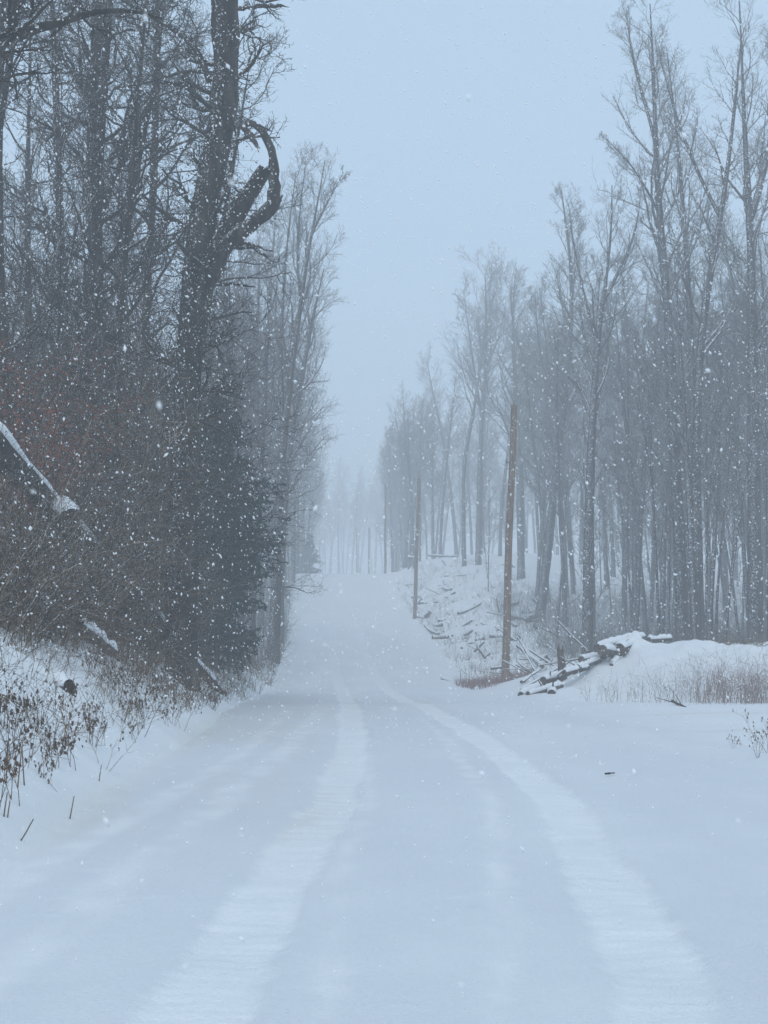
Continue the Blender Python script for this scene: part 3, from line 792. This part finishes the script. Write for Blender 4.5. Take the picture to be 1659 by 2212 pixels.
# withered leaves caught in the thicket
n = 14000
y = 24 + 20 * g.random(n); x = -3.7 - (.215 * y - 1.4) * g.random(n) ** .85; z = ground_z(x, y, False) + thick_z(g.random(n) ** 1.4, x, y) * .9
c = np.stack([x, y, z], 1); a = unit(g.normal(size=(n, 3))) * (.018 + .022 * g.random((n, 1))); bb_ = unit(np.cross(a, g.normal(size=(n, 3)))) * .014
me = quad_mesh('withered_leaves', np.stack([c - a, c + bb_, c + a, c - bb_], 1), np.arange(n * 4), M_BRUSH, smooth=False)
prop(obj('withered_leaves', me), 'small withered leaves hanging all through the left thicket', 'leaves', kind='stuff')

# rust-coloured leaf shrub at the far left
r0 = at(10, 1120, 29.3)
root = obj('rust_leaved_shrub', None, loc=(r0[0], 29.3, gz(r0[0], 29.3))); prop(root, 'shrub with rust-red withered leaves at the left edge above the snowy fallen trunk', 'shrub')
n = 34; S = np.stack([g.normal(size=n) * .12, g.normal(size=n) * .12, np.zeros(n) - .05], 1); D = unit(np.stack([.28 * g.normal(size=n), .28 * g.normal(size=n), np.ones(n)], 1))
P, R = grow(g, S, D, 3.6 + 1.6 * g.random(n), .012 + .008 * g.random(n), 9, .10, .04, .3)
sb = Buf(); sb.tubes(P, R, 4)
s_, d_, l2, r2 = spawn(g, P, R, 10, .35, 1, 30, 60, lambda t: .16 + 0 * t, .6, .003); P2, R2 = grow(g, s_, d_, l2, r2, 4, .15, .03, .4); sb.tubes(P2, R2, 3)
obj('stems', sb.mesh('stems', M_BRUSH), root)
leaf_cloud(g, P2.reshape(-1, 3), 8000, .10, .034, 'leaves', M_RED, root)

# verge brush patches further along, one stuff object each
def low_brush(name, label, n, xs, ys_, h, m, lean=(0, 0, 1.2), r=(.003, .007), cat='brush', n2=4, L=None, thr=-.35):
    y = ys_[0] + (ys_[1] - ys_[0]) * g.random(n); x = xs(y, g.random(n))
    keep = fbm(x * .5, y * .3, 91) > thr
    x = x[keep]; y = y[keep]; n = len(x)
    S = np.stack([x, y, ground_z(x, y, False) - .02], 1); D = unit(g.normal(size=(n, 3)) * .4 + np.array(lean))
    LL = h * (.4 + .8 * g.random(n))
    b = twig_mass(g, S, D, LL, r[0] + (r[1] - r[0]) * g.random(n), .15, -.02, n2, K=5)
    prop(obj(name, b.mesh(name, m)), label, cat, kind='stuff')
low_brush('verge_brush', 'low brown brush trailing off the end of the left bank beside the road', 1500, lambda y, u: xl(y) - .05 - 2.2 * u, (38, 64), .85, M_WEED)
low_brush('roadside_brush', 'hazy low brush along the far left verge up to the crest', 3200, lambda y, u: xl(y) - .1 - 3 * u, (60, 172), 1.5, M_BRUSH, r=(.006, .014))
low_brush('clearing_brush', 'low twigs and stalks poking from the snow all over the cleared slope', 2600, lambda y, u: xr(y) + .3 + 9.5 * u, (60, 158), .65, M_WEED, r=(.006, .013), n2=6, thr=-.15)
low_brush('reddish_weeds', 'patch of reddish weeds at the foot of the nearest pole', 700, lambda y, u: 5.0 + .04 * (60 - y) + 2.2 * u, (54, 60), .38, M_DRYRED, r=(.005, .010), thr=-2)
low_brush('forest_underbrush', 'reddish brown underbrush on the floor of the right-hand wood', 6500, lambda y, u: 11.5 + (.3 * y - 10) * u, (57, 110), 1.9, M_BRUSH, r=(.005, .011), n2=6)
low_brush('ridge_stubble', 'dead leaves and stubble along the right end of the snow berm crest', 1300, lambda y, u: 12.2 + 4.5 * u, (45.5, 49), .30, M_WEED, r=(.004, .010), lean=(.6, 0, .5))
low_brush('dry_grass', 'pale reddish dry grass standing in the snow in front of the berm at the right edge', 1000, lambda y, u: 8.0 + 4.4 * u ** .55, (35.0, 41), 1.05, M_DRYRED, r=(.002, .005), lean=(0, 0, 2.6), n2=2)
low_brush('sparse_stalks', 'sparse pale stalks standing across the front of the snow berm', 170, lambda y, u: 7.0 + 5 * u, (36.5, 43), .65, M_STRAW, r=(.003, .006), lean=(0, 0, 2.6), n2=2)
low_brush('bank_stalks', 'fine pale stalks spread over the whole snowy left bank', 1300, lambda y, u: xl(y) - .35 - 3.2 * u, (11, 36), .50, M_WEED, r=(.0018, .004), lean=(.25, 0, 1.6), n2=4)

# ------------------------------------------------------------------ weeds, each its own plant
def weed_kind(seed, h, heads, m=M_WEED):
    q = np.random.default_rng(seed); b = Buf(); ns = 2 + seed % 3
    S = q.normal(size=(ns, 3)) * np.array([.03, .03, 0]) - np.array([0, 0, .03]); D = unit(q.normal(size=(ns, 3)) * .30 + np.array([.15, 0, 1.0]))
    P, R = grow(q, S, D, h * (.6 + .5 * q.random(ns)), np.full(ns, .0040), 7, .10, -.02, .4); b.tubes(P, R, 4)
    s_, d_, l_2, r_ = spawn(q, P, R, 6, .35, 1, 25, 50, lambda t: .26 + 0 * t, .6, .0020); P2, R2 = grow(q, s_, d_, l_2, r_, 3, .12, .05, .5); b.tubes(P2, R2, 3)
    E = np.concatenate([P2[:, -1], P[:, -1]]); E = E[q.random(len(E)) < .75]; nn = heads * len(E)
    c = np.repeat(E, heads, 0) + q.normal(size=(nn, 3)) * np.array([.005, .005, .012])
    a = unit(q.normal(size=(nn, 3)) * .5 + np.array([0, 0, 1])) * (.008 + .015 * q.random((nn, 1))); bq = unit(np.cross(a, q.normal(size=(nn, 3)))) * .009
    b.add(np.stack([c - a, c + bq, c + a, c - bq], 1), np.arange(nn * 4), 1)
    o = obj('dry_weed', b.mesh('dry_weed', [m, M_WEEDHEAD], smooth=False)); prop(o, 'tmp', 'weed')
    return o
wk = [weed_kind(101 + i, [.55, .42, .70, .34, .85, .5][i], [5, 7, 4, 8, 4, 6][i]) for i in range(6)]
n = 0; wr = np.random.default_rng(3)
while n < 250:
    y = 10 + 27 * wr.random() ** .8; u = wr.random() ** .9; x = float(xl(y)) - .12 - 2.6 * u
    # keep a belt: the weeds stand thick halfway up the bank
    if fbm(np.array([x * .9]), np.array([y * .35]), 55)[0] < -.15: continue
    s = .55 + .6 * wr.random()
    where = ('near end of the left bank' if y < 16 else 'middle of the left bank' if y < 25 else 'far end of the left bank')
    place(int(wr.integers(0, 6)), wk, x, y, s, 'brown dry weed with dark seed heads on the snowy ' + where, 'dry weeds on the left bank', cat='weed', name='dry_weed'); n += 1
for (px_, py_, s) in [(1640, 1640, .7), (1655, 1625, .8), (1610, 1612, .45), (1585, 1618, .45)]:
    yy = CAM_Z * F_PX / (py_ - 1396); p = at(px_, py_, yy)
    o = copy_tree(wk[int(wr.integers(0, 6))], (p[0], p[1], gz(p[0], p[1])), wr.random() * 6, s, 'small dry weed poking from the flat snow near the right edge', 'dry weeds at the right edge'); o.name = 'dry_weed'
for i, (px_, py_, h, lx, lab) in enumerate([(6, 1812, .16, .02, 'short stub stalk in the snow at the left edge'), (14, 1810, .15, .02, 'second short stub stalk at the left edge, right of the other'),
        (40, 1823, .13, .09, 'leaning bare stalk in the snow, lowest on the left'), (150, 1764, .16, .03, 'single upright stalk standing alone in the snow left of the road'),
        (213, 1697, .15, .02, 'single thin stalk farther up, at the foot of the left bank'), (36, 1772, .35, .03, 'tall thin stalk near the left edge below the weeds'),
        (52, 1765, .30, -.03, 'tall thin stalk right beside another near the left edge'), (12, 1775, .3, .0, 'dark upright stalk touching the left edge')]):
    yy = CAM_Z * F_PX / (py_ - 1396); p = at(px_, py_, yy); z = gz(p[0], p[1]) - .03
    b = Buf(); P = np.array([[p[0], p[1], z], [p[0] + lx * .5, p[1], z + h * .55], [p[0] + lx, p[1] + .02, z + h + .03]]); b.tubes(P, np.array([.006, .005, .0035]), 5)
    prop(obj('stalk', b.mesh('stalk', M_WEED)), lab, 'stalk')

# ------------------------------------------------------------------ logs and branches
lr = np.random.default_rng(77)
def log(p0, p1, r0, r1, label, name='log', cat='log', snow=1.0, group=None, bend=0.0, m=None, cut=True, stubs=0, mc=None, face=0.0):
    p0 = np.array(p0, float); p1 = np.array(p1, float); K = 12
    ax = p1 - p0; L = np.linalg.norm(ax); T = ax / L
    mid = (p0 + p1) / 2
    t = np.linspace(0, 1, K)[:, None]; side = unit(np.cross(T, [0, 0, 1.])); upv = unit(np.cross(side, T))
    P = p0 + ax * t + side * bend * np.sin(t * math.pi) * L + side * .01 * lr.normal(size=(K, 1)) + upv * abs(bend) * -.4 * np.sin(t * math.pi) * L
    R = np.interp(t[:, 0], [0, 1], [r0, r1]) * (1 + .05 * lr.normal(size=K))
    P = P - p0
    b = Buf(); S = 10; a = np.arange(S) * 2 * math.pi / S
    b.tubes(P, R, S)
    for q in range(stubs):
        i = int(lr.integers(1, K - 1)); d = unit(lr.normal(size=3) + np.array([0, 0, .6])); l_ = .2 + .5 * lr.random()
        b.tubes(np.array([P[i], P[i] + d * l_ * .5, P[i] + d * l_ + lr.normal(size=3) * .05]), np.array([R[i] * .35, R[i] * .28, R[i] * .15]), 5)
    o = obj(name, b.mesh(name, m or M_LOG), loc=tuple(p0)); prop(o, label, cat, group)
    if cut:
        cb = Buf()
        for e, ep, er, s in ((0, P[0], R[0], -1), (1, P[-1], R[-1], 1)):
            A = unit(np.cross(T, [0, 0, 1.])); B = np.cross(T, A)
            ring = ep + er * 1.0 * (np.cos(a)[:, None] * A + np.sin(a)[:, None] * B) + T * s * .003
            cen = ep + T * s * .012
            V = np.vstack([ring, cen]); Q = [[k, (k + 1) % S, (k + 2) % S, S] for k in range(0, S, 2)]
            c2 = Buf(); c2.add(V, Q); obj('cut_end', c2.mesh('cut_end', mc or M_CUT, smooth=False), o)
    if snow > 0:
        sK = 16; ts = np.linspace(.01, .99, sK)
        Ps = np.stack([np.interp(ts, t[:, 0], P[:, i]) for i in range(3)], 1); Rs = np.interp(ts, t[:, 0], R)
        zz = np.array([0, 0, 1.]); sd = unit(np.cross(T, zz)); un = unit(np.cross(sd, T)); un = un if un[2] > 0 else -un
        un = unit(un + face * np.array([0, -1., 0])); sd = unit(np.cross(T, un))
        th = snow * (.030 + .22 * Rs) * (.45 + .95 * lr.random(sK)); th[0] *= .25; th[-1] *= .25
        span = math.radians(68)
        ang = np.linspace(-span, span, 9)
        out_r = (Rs * .99)[:, None] + th[:, None] * np.cos(ang / span * math.pi / 2)[None] ** .7
        outer = Ps[:, None] + out_r[..., None] * (un * np.cos(ang)[:, None] + sd * np.sin(ang)[:, None])[None]
        inner = Ps[:, None] + (Rs * .9)[:, None, None] * (un * np.cos(ang[::-1])[:, None] + sd * np.sin(ang[::-1])[:, None])[None]
        V = np.concatenate([outer, inner], 1); S2 = V.shape[1]
        i = np.arange(sK - 1)[:, None] * S2; j = np.arange(S2)[None]; j2 = (j + 1) % S2
        Q = np.stack([i + j, i + j2, i + S2 + j2, i + S2 + j], -1)
        sb = Buf(); sb.add(V, Q); obj('snow_cap', sb.mesh('snow_cap', M_SNOW), o)
    return o

# long leaning trunk across the left thicket
log(at(-60, 905, 25.5), at(482, 1500, 37.0), .30, .10, 'long fallen trunk under snow leaning through the left thicket down to the road', name='fallen_tree', cat='tree', snow=1.8, m=M_BARK_DARK, cut=False, face=.9)
log(at(128, 1096, 28.4), at(152, 1118, 26.8), .17, .17, 'short snow-plastered block of trunk caught in the left thicket', name='trunk_block', snow=1.8, face=1.2)
log(at(168, 1352, 24), at(248, 1412, 24.8), .10, .08, 'short snowy log where the left thicket meets the bank', snow=1.6)
p = at(150, 1552, 18.2); q_ = at(-10, 1470, 19.4)
log(q_, (p[0], p[1], gz(p[0], p[1]) + .05), .10, .085, 'log buried in snow on the left bank with its dark end showing', snow=1.8, mc=M_BARK_DARK)

# heap at the berm: (pixel ends, distances, radii)
heap = [
 ((1290, 1398, 47.0), (1388, 1372, 49.0), .16, .17, 'uppermost thick log on the heap with snow along its back'),
 ((1340, 1400, 45.6), (1372, 1386, 47.5), .20, .20, 'thick short log with a dark reddish split end on top of the heap'),
 ((1308, 1406, 45.2), (1335, 1402, 46.5), .17, .15, 'stubby dark log directly beneath the uppermost log'),
 ((1262, 1424, 45.0), (1300, 1408, 46.5), .10, .10, 'snowy log end jutting left below the top of the heap'),
 ((1245, 1440, 44.6), (1300, 1420, 46.0), .11, .10, 'snow-covered log lying midway down the heap'),
 ((1222, 1452, 44.4), (1262, 1434, 45.2), .09, .08, 'slim snowy log low on the heap, right of the stump'),
 ((1130, 1500, 43.9), (1212, 1448, 46.0), .10, .09, 'long snow-laden log slanting up from the foot of the heap'),
 ((1150, 1502, 43.2), (1190, 1472, 44.5), .11, .10, 'dark-sided log at the lower left foot of the heap'),
 ((1186, 1504, 42.6), (1205, 1486, 44.0), .11, .11, 'log at the foot of the heap pointing its round dark end at the road'),
 ((1174, 1470, 44.6), (1204, 1452, 45.6), .12, .12, 'log in the middle of the heap with a black hollow end'),
 ((1130, 1488, 46.0), (1222, 1418, 49.0), .035, .025, 'thin pole slanting across the left face of the heap'),
 ((1118, 1470, 50.0), (1190, 1440, 52.0), .05, .04, 'snowy branch behind the left side of the heap'),
]
for i, (a_, b_, r0_, r1_, lab) in enumerate(heap):
    A = at(*a_); B = at(*b_)
    jj = lr.normal(size=3) * np.array([.22, .25, .05]); B = B + jj; A = A - jj * .4; A[2] = max(A[2] - .05, gz(A[0], A[1]) - r0_ * .1); B[2] -= .07; r0_ *= .8 + .35 * lr.random(); r1_ *= .8 + .3 * lr.random()
    log(A, B, r0_, r1_, lab, snow=1.25 if r0_ > .05 else .5, group='logs heaped at the end of the berm', stubs=1)
# splintered stump standing in the heap
st = at(1216, 1462, 47); b = Buf(); P = smooth_path(np.array([(0, 0, -.4), (-.02, 0, .3), (-.06, .02, .72)]), 8); b.tubes(P, np.linspace(.16, .11, 8), 9)
for q in range(9):
    a = q * .7; b.tubes(np.array([(-.06 + .07 * math.cos(a), .02 + .07 * math.sin(a), .66), (-.06 + .09 * math.cos(a) - .03, .02 + .09 * math.sin(a), .78 + .22 * lr.random())]), np.array([.035, .006]), 4)
prop(obj('stump', b.mesh('stump', M_CUT), loc=(st[0], 47, st[2])), 'splintered reddish stump standing at the left of the heaped logs', 'stump')
# curved fallen limbs behind the nearest pole
log(at(1098, 1440, 60.5), at(1178, 1472, 57.5), .14, .10, 'thick dark curved limb lying just right of the foot of the nearest pole', name='fallen_limb', cat='limb', bend=.10, snow=.8, stubs=1)
log(at(1060, 1444, 61.5), at(1098, 1440, 61.5), .06, .06, 'short snowy stick poking out left of the nearest pole', name='branch', cat='branch', snow=.6)
log(at(1118, 1438, 61), at(1172, 1462, 58.5), .09, .05, 'thinner dark limb above the curved one beside the nearest pole', name='fallen_limb', cat='limb', snow=.7, stubs=2)
log(at(1120, 1395, 72), at(1172, 1440, 64), .11, .08, 'snowy fallen trunk pointing down the slope right of the nearest pole', name='fallen_tree', cat='tree', snow=1.0)
# debris on the cleared slope
deb = [((960, 1246), (1032, 1242), .09, 'long thin log lying level near the top of the cleared slope'),
 ((880, 1206), (906, 1208), .17, 'stub of log at the crest of the cleared slope beside the second pole'),
 ((925, 1201), (990, 1203), .12, 'snow-topped log lying along the very crest of the cleared slope'),
 ((948, 1344), (1000, 1322), .10, 'log lying slantwise at mid slope, lower of two in line'),
 ((990, 1328), (1040, 1304), .12, 'log lying slantwise at mid slope, upper of two in line'),
 ((918, 1352), (948, 1372), .10, 'dark branch end low on the slope beside the second pole'),
 ((935, 1382), (978, 1376), .16, 'dark lump of log low on the cleared slope'),
 ((972, 1376), (998, 1402), .08, 'thin log pointing downhill low on the cleared slope'),
 ((1074, 1290), (1078, 1325), .05, 'short upright snag at the middle of the cleared slope'),
 ((1105, 1338), (1150, 1344), .30, 'bulky dark log at the foot of the leaning hazy tree'),
 ((1062, 1378), (1120, 1382), .18, 'dark log just behind the nearest pole on the slope'),
 ((958, 1272), (975, 1276), .14, 'small stump high on the cleared slope'),
 ((1010, 1345), (1030, 1352), .07, 'little log in the middle of the cleared slope'),
 ((1040, 1330), (1052, 1352), .06, 'little stick leaning in the middle of the cleared slope'),
 ((948, 1268), (962, 1266), .12, 'small dark lump below the crest of the cleared slope'),
 ((905, 1300), (922, 1306), .10, 'small log beside the upper part of the second pole foot'),
 ((912, 1338), (930, 1332), .10, 'short dark log touching the foot of the second pole'),
 ((1000, 1395), (1024, 1390), .09, 'low snowy stick near the bottom of the cleared slope'),
 ((1010, 1425), (1048, 1432), .07, 'snowy stick at the bottom of the cleared slope left of the nearest pole'),
 ((955, 1468), (1008, 1484), .06, 'dark branch lying along the road edge left of the nearest pole')]
def slope_at(px, py):
    """walk out along the pixel's ray until it meets the ground"""
    for Yd in np.arange(45, 175, .5):
        p = at(px, py, Yd)
        if p[2] <= gz(p[0], p[1]): return p
    return at(px, py, 160)
for a_, b_, r_, lab in deb:
    A = slope_at(*a_); B = slope_at(*b_)
    if abs(A[1] - B[1]) > 12: B = at(b_[0], b_[1], A[1] + 6 * np.sign(B[1] - A[1])); B[2] = gz(B[0], B[1])
    up_ = r_ * .55
    nm = 'stump' if 'stump' in lab else 'snag' if 'snag' in lab else 'branch' if ('branch' in lab or 'stick' in lab) else 'log'
    if nm == 'snag':
        A, B = B.copy(), B.copy(); B[2] += 1.0; B[0] -= .15; up_ = 0
    log(A + [0, 0, up_], B + [0, 0, up_], r_, r_ * .85, lab, name=nm, cat=nm, snow=0 if nm == 'snag' else .9, bend=.03 * lr.normal(), stubs=1)
bits = [log([0, 0, .05], [.9, .25, .10], .09, .07, 'tmp', cat='log', snow=1.0, stubs=1), log([0, 0, .06], [.5, -.1, .16], .13, .11, 'tmp', snow=1.1), log([0, 0, .03], [1.4, .3, .30], .045, .03, 'tmp', name='branch', cat='branch', snow=.8, stubs=3)]
n = 0
while n < 100:
    y = 61 + 94 * lr.random() ** (2.2 if n % 2 else 1); x = float(xr(y)) + .5 + (8.5 + 2.5 * (y > 100)) * lr.random()
    i = int(lr.integers(0, 3)); s_ = (.50 + .9 * lr.random() ** 2) * (1 + (y - 60) / 160)
    lab = 'small snow-dusted piece of felled wood scattered on the cleared slope' if i < 2 else 'small snow-dusted branch scattered on the cleared slope'
    loc = (x, y, gz(x, y)); rz = lr.random() * 6.28
    o = bits[i] if n == i and False else copy_tree(bits[i], loc, rz, s_, lab, 'felled wood scattered over the cleared slope', tilt=(0, .25 * lr.normal())); n += 1
for o in bits:
    for c in list(o.children): bpy.data.objects.remove(c)
    bpy.data.objects.remove(o)
# thin sticks jutting from the heap and lying around the pole foot
stick = log([0, 0, 0], [1.5, .1, .45], .028, .012, 'tmp', name='stick', cat='stick', snow=.5, cut=False, stubs=4)
for k in range(22):
    px_ = 1105 + 215 * lr.random(); Yd = 45 + 14 * (1 - (px_ - 1105) / 215) + 2 * lr.normal()
    p = at(px_, 1450, Yd); loc = (p[0], Yd, gz(p[0], Yd) + .05 + .25 * lr.random())
    copy_tree(stick, loc, lr.random() * 6.28, .5 + .7 * lr.random(), 'thin bare stick jutting from the snow around the heaped logs', 'sticks around the heaped logs', tilt=(0, .35 * lr.normal()))
for c in list(stick.children): bpy.data.objects.remove(c)
bpy.data.objects.remove(stick)
# long logs along the crest of the berm at the right
log(at(1512, 1404, 46.5), at(1600, 1398, 47.5), .09, .08, 'long snow-topped log along the berm crest with brown leaves under it', snow=1.5)
log(at(1590, 1402, 46.8), at(1690, 1396, 48.5), .10, .09, 'snow-topped log at the right end of the berm crest, running out of the picture', snow=1.5)
log(at(1402, 1383, 47.5), at(1448, 1380, 48.3), .08, .07, 'short snowy log on the berm crest just right of the heap', snow=1.8)
log(at(1320, 1440, 45.2), at(1350, 1410, 46.4), .07, .06, 'half buried snowy log at the right flank of the heap', snow=1.8)
# dark snapped branch in the snow at the right, and the small twig on the flat snow
A = at(1452, 1520, CAM_Z * F_PX / (1520 - 1396)); B = at(1482, 1531, CAM_Z * F_PX / (1531 - 1396))
log(A + [0, 0, .06], B + [0, 0, .02], .035, .02, 'dark snapped branch lying in the snow in front of the berm', name='branch', cat='branch', snow=0, cut=False, stubs=2)
A = at(1308, 1673, CAM_Z * F_PX / (1673 - 1396)); B = at(1324, 1672, CAM_Z * F_PX / (1671 - 1396))
log(A + [0, 0, .008], B + [0, 0, .012], .010, .006, 'tiny dark twig lying alone on the flat snow at the right', name='twig', cat='twig', snow=0, cut=False)

# ------------------------------------------------------------------ utility poles
def pole(base_px, top_px, Yd, label, hidden_base=None, r=.155):
    top = at(top_px[0], top_px[1], Yd); bp = at(base_px[0], base_px[1], Yd)
    zb = gz(bp[0], Yd); bottom = np.array([bp[0], Yd, zb - .5])
    root = obj('utility_pole', None, loc=(bp[0], Yd, zb)); prop(root, label, 'pole', 'bare wooden poles along the road')
    K = 26; t = np.linspace(0, 1, K)[:, None]; P = bottom + (top - bottom) * t - np.array([bp[0], Yd, zb])
    P[:, 0] += .02 * np.sin(t[:, 0] * 9); b = Buf()
    R = np.linspace(r, r * .78, K); b.tubes(P, R, 14)
    # domed top
    e = P[-1]; b.tubes(np.array([e, e + [0, 0, .03], e + [0, 0, .05]]), np.array([R[-1], R[-1] * .6, .004]), 14)
    obj('shaft', b.mesh('shaft', M_POLE), root)
    if Yd < 130:
        k = Buf(); L = np.linalg.norm(P[-1] - P[0]); i = int(K * .80)
        k.tubes(np.array([P[i] + [-r * .6, -r * .5, 0], P[i] + [-r * 1.5, -r * .7, .02]]), np.array([.03, .028]), 8); k.tubes(np.array([P[i] + [-r * 1.4, -r * .7, -.05], P[i] + [-r * 1.45, -r * .7, .10]]), np.array([.035, .03]), 8)
        obj('bracket', k.mesh('bracket', M_STEEL), root)
        k = Buf(); k.tubes(np.array([e + [0, 0, .02], e + [.0, 0, .14]]), np.array([.03, .03]), 8); k.tubes(np.array([e + [0, 0, .14], e + [.0, 0, .20]]), np.array([.045, .01]), 8)
        obj('top_pin', k.mesh('top_pin', M_STEEL), root)
pole((1089, 1486), (1110, 876), 58.3, 'nearest and tallest brown wooden pole, leaning right beside the log heap')
pole((895, 1338), (905, 1034), 116.6, 'second wooden utility pole up the road, standing at the left edge of the cleared slope')
pole((832, 1250), (833, 1046), 175, 'third wooden utility pole, grey in the haze at the crest of the road')
pole((797, 1290), (797, 1140), 233, 'fourth utility pole, faint and thin beyond the crest', r=.14)
pole((771, 1300), (770, 1140), 291, 'fifth utility pole, barely visible in the haze beyond the crest', r=.14)

# ------------------------------------------------------------------ falling snow
g = np.random.default_rng(99)
def flakes():
    out_c = []; out_s = []
    for (d0, d1, dens, s0, s1) in [(.6, 1.1, 90., .0012, .0024), (1.6, 5, 5.0, .0020, .0055), (5, 9, 12.0, .0028, .0072), (9, 16, 9.0, .0048, .0115), (16, 30, 2.0, .009, .016), (1.1, 1.6, 9.0, .0022, .0040)]:
        vol = .30 * 1.25 * (d1 ** 3 - d0 ** 3) * .333 * 1.3
        n = int(vol * dens * 1.3)
        Yd = (d0 ** 3 + (d1 ** 3 - d0 ** 3) * g.random(n)) ** (1 / 3)
        px = -150 + 1960 * g.random(n); py = -150 + 2500 * g.random(n)
        d = np.stack([(px - CX) / F_PX, (CY - py) / F_PX, -np.ones(n)], 1) @ CAM_M.T
        P = d / d[:, 1:2] * Yd[:, None]; P[:, 2] += CAM_Z
        keep = P[:, 2] > ground_z(P[:, 0], P[:, 1], False) + .05
        out_c.append(P[keep]); out_s.append((s0 + (s1 - s0) * g.random(n) ** 1.5)[keep])
    return np.concatenate(out_c), np.concatenate(out_s)
C_, S_ = flakes(); n = len(C_)
fall = unit(np.stack([.35 + .5 * g.normal(size=n), .3 * g.normal(size=n), -.9 + .6 * g.normal(size=n)], 1))
a = fall * (S_ * (1.0 + .7 * g.random(n)))[:, None]
b1 = unit(np.cross(fall, g.normal(size=(n, 3)))) * (S_ * .8)[:, None]; b2 = unit(np.cross(fall, b1)) * (S_ * .7)[:, None]
V = np.stack([C_ - a, C_ + b1, C_ + b2, C_ - b1, C_ - b2, C_ + a], 1)
f = np.array([[0, 2, 1, 1], [0, 3, 2, 2], [0, 4, 3, 3], [0, 1, 4, 4], [5, 1, 2, 2], [5, 2, 3, 3], [5, 3, 4, 4], [5, 4, 1, 1]])
tri = f[:, :3]
me = bpy.data.meshes.new('falling_snow'); T_ = (np.arange(n)[:, None, None] * 6 + tri[None]).reshape(-1, 3)
me.vertices.add(n * 6); me.vertices.foreach_set("co", V.astype(np.float32).ravel())
me.loops.add(T_.size); me.loops.foreach_set("vertex_index", T_.astype(np.int32).ravel())
me.polygons.add(len(T_)); me.polygons.foreach_set("loop_start", np.arange(0, T_.size, 3, dtype=np.int32))
me.materials.append(M_FLAKE); me.polygons.foreach_set("use_smooth", np.ones(len(T_), dtype=bool)); me.update(calc_edges=True)
prop(obj('falling_snow', me), 'white snowflakes falling through the air over the road and woods', 'snowflakes', kind='stuff')

# ------------------------------------------------------------------ haze
hb = [(-420, -45, -3), (420, 900, 46)]
V = [(x, y, z) for x in (hb[0][0], hb[1][0]) for y in (hb[0][1], hb[1][1]) for z in (hb[0][2], hb[1][2])]
Fq = [(0, 1, 3, 2), (4, 6, 7, 5), (0, 4, 5, 1), (2, 3, 7, 6), (0, 2, 6, 4), (1, 5, 7, 3)]
me = bpy.data.meshes.new('haze'); me.from_pydata(V, [], Fq); me.update()
hm = bpy.data.materials.new('haze'); hm.use_nodes = True; hn = hm.node_tree.nodes; hn.clear()
ho = hn.new("ShaderNodeOutputMaterial"); hv = hn.new("ShaderNodeVolumePrincipled")
hv.inputs["Color"].default_value = (.97, .98, .99, 1); hv.inputs["Density"].default_value = HAZE_DENSITY; hv.inputs["Anisotropy"].default_value = .1
hm.node_tree.links.new(hv.outputs[0], ho.inputs["Volume"]); me.materials.append(hm)
prop(obj('haze', me), 'pale snowy haze filling the air along the road', 'haze', kind='stuff')
print("flakes", n, "objects", len(bpy.data.objects), "tris", sum(len(o.polygons) for o in bpy.data.meshes))
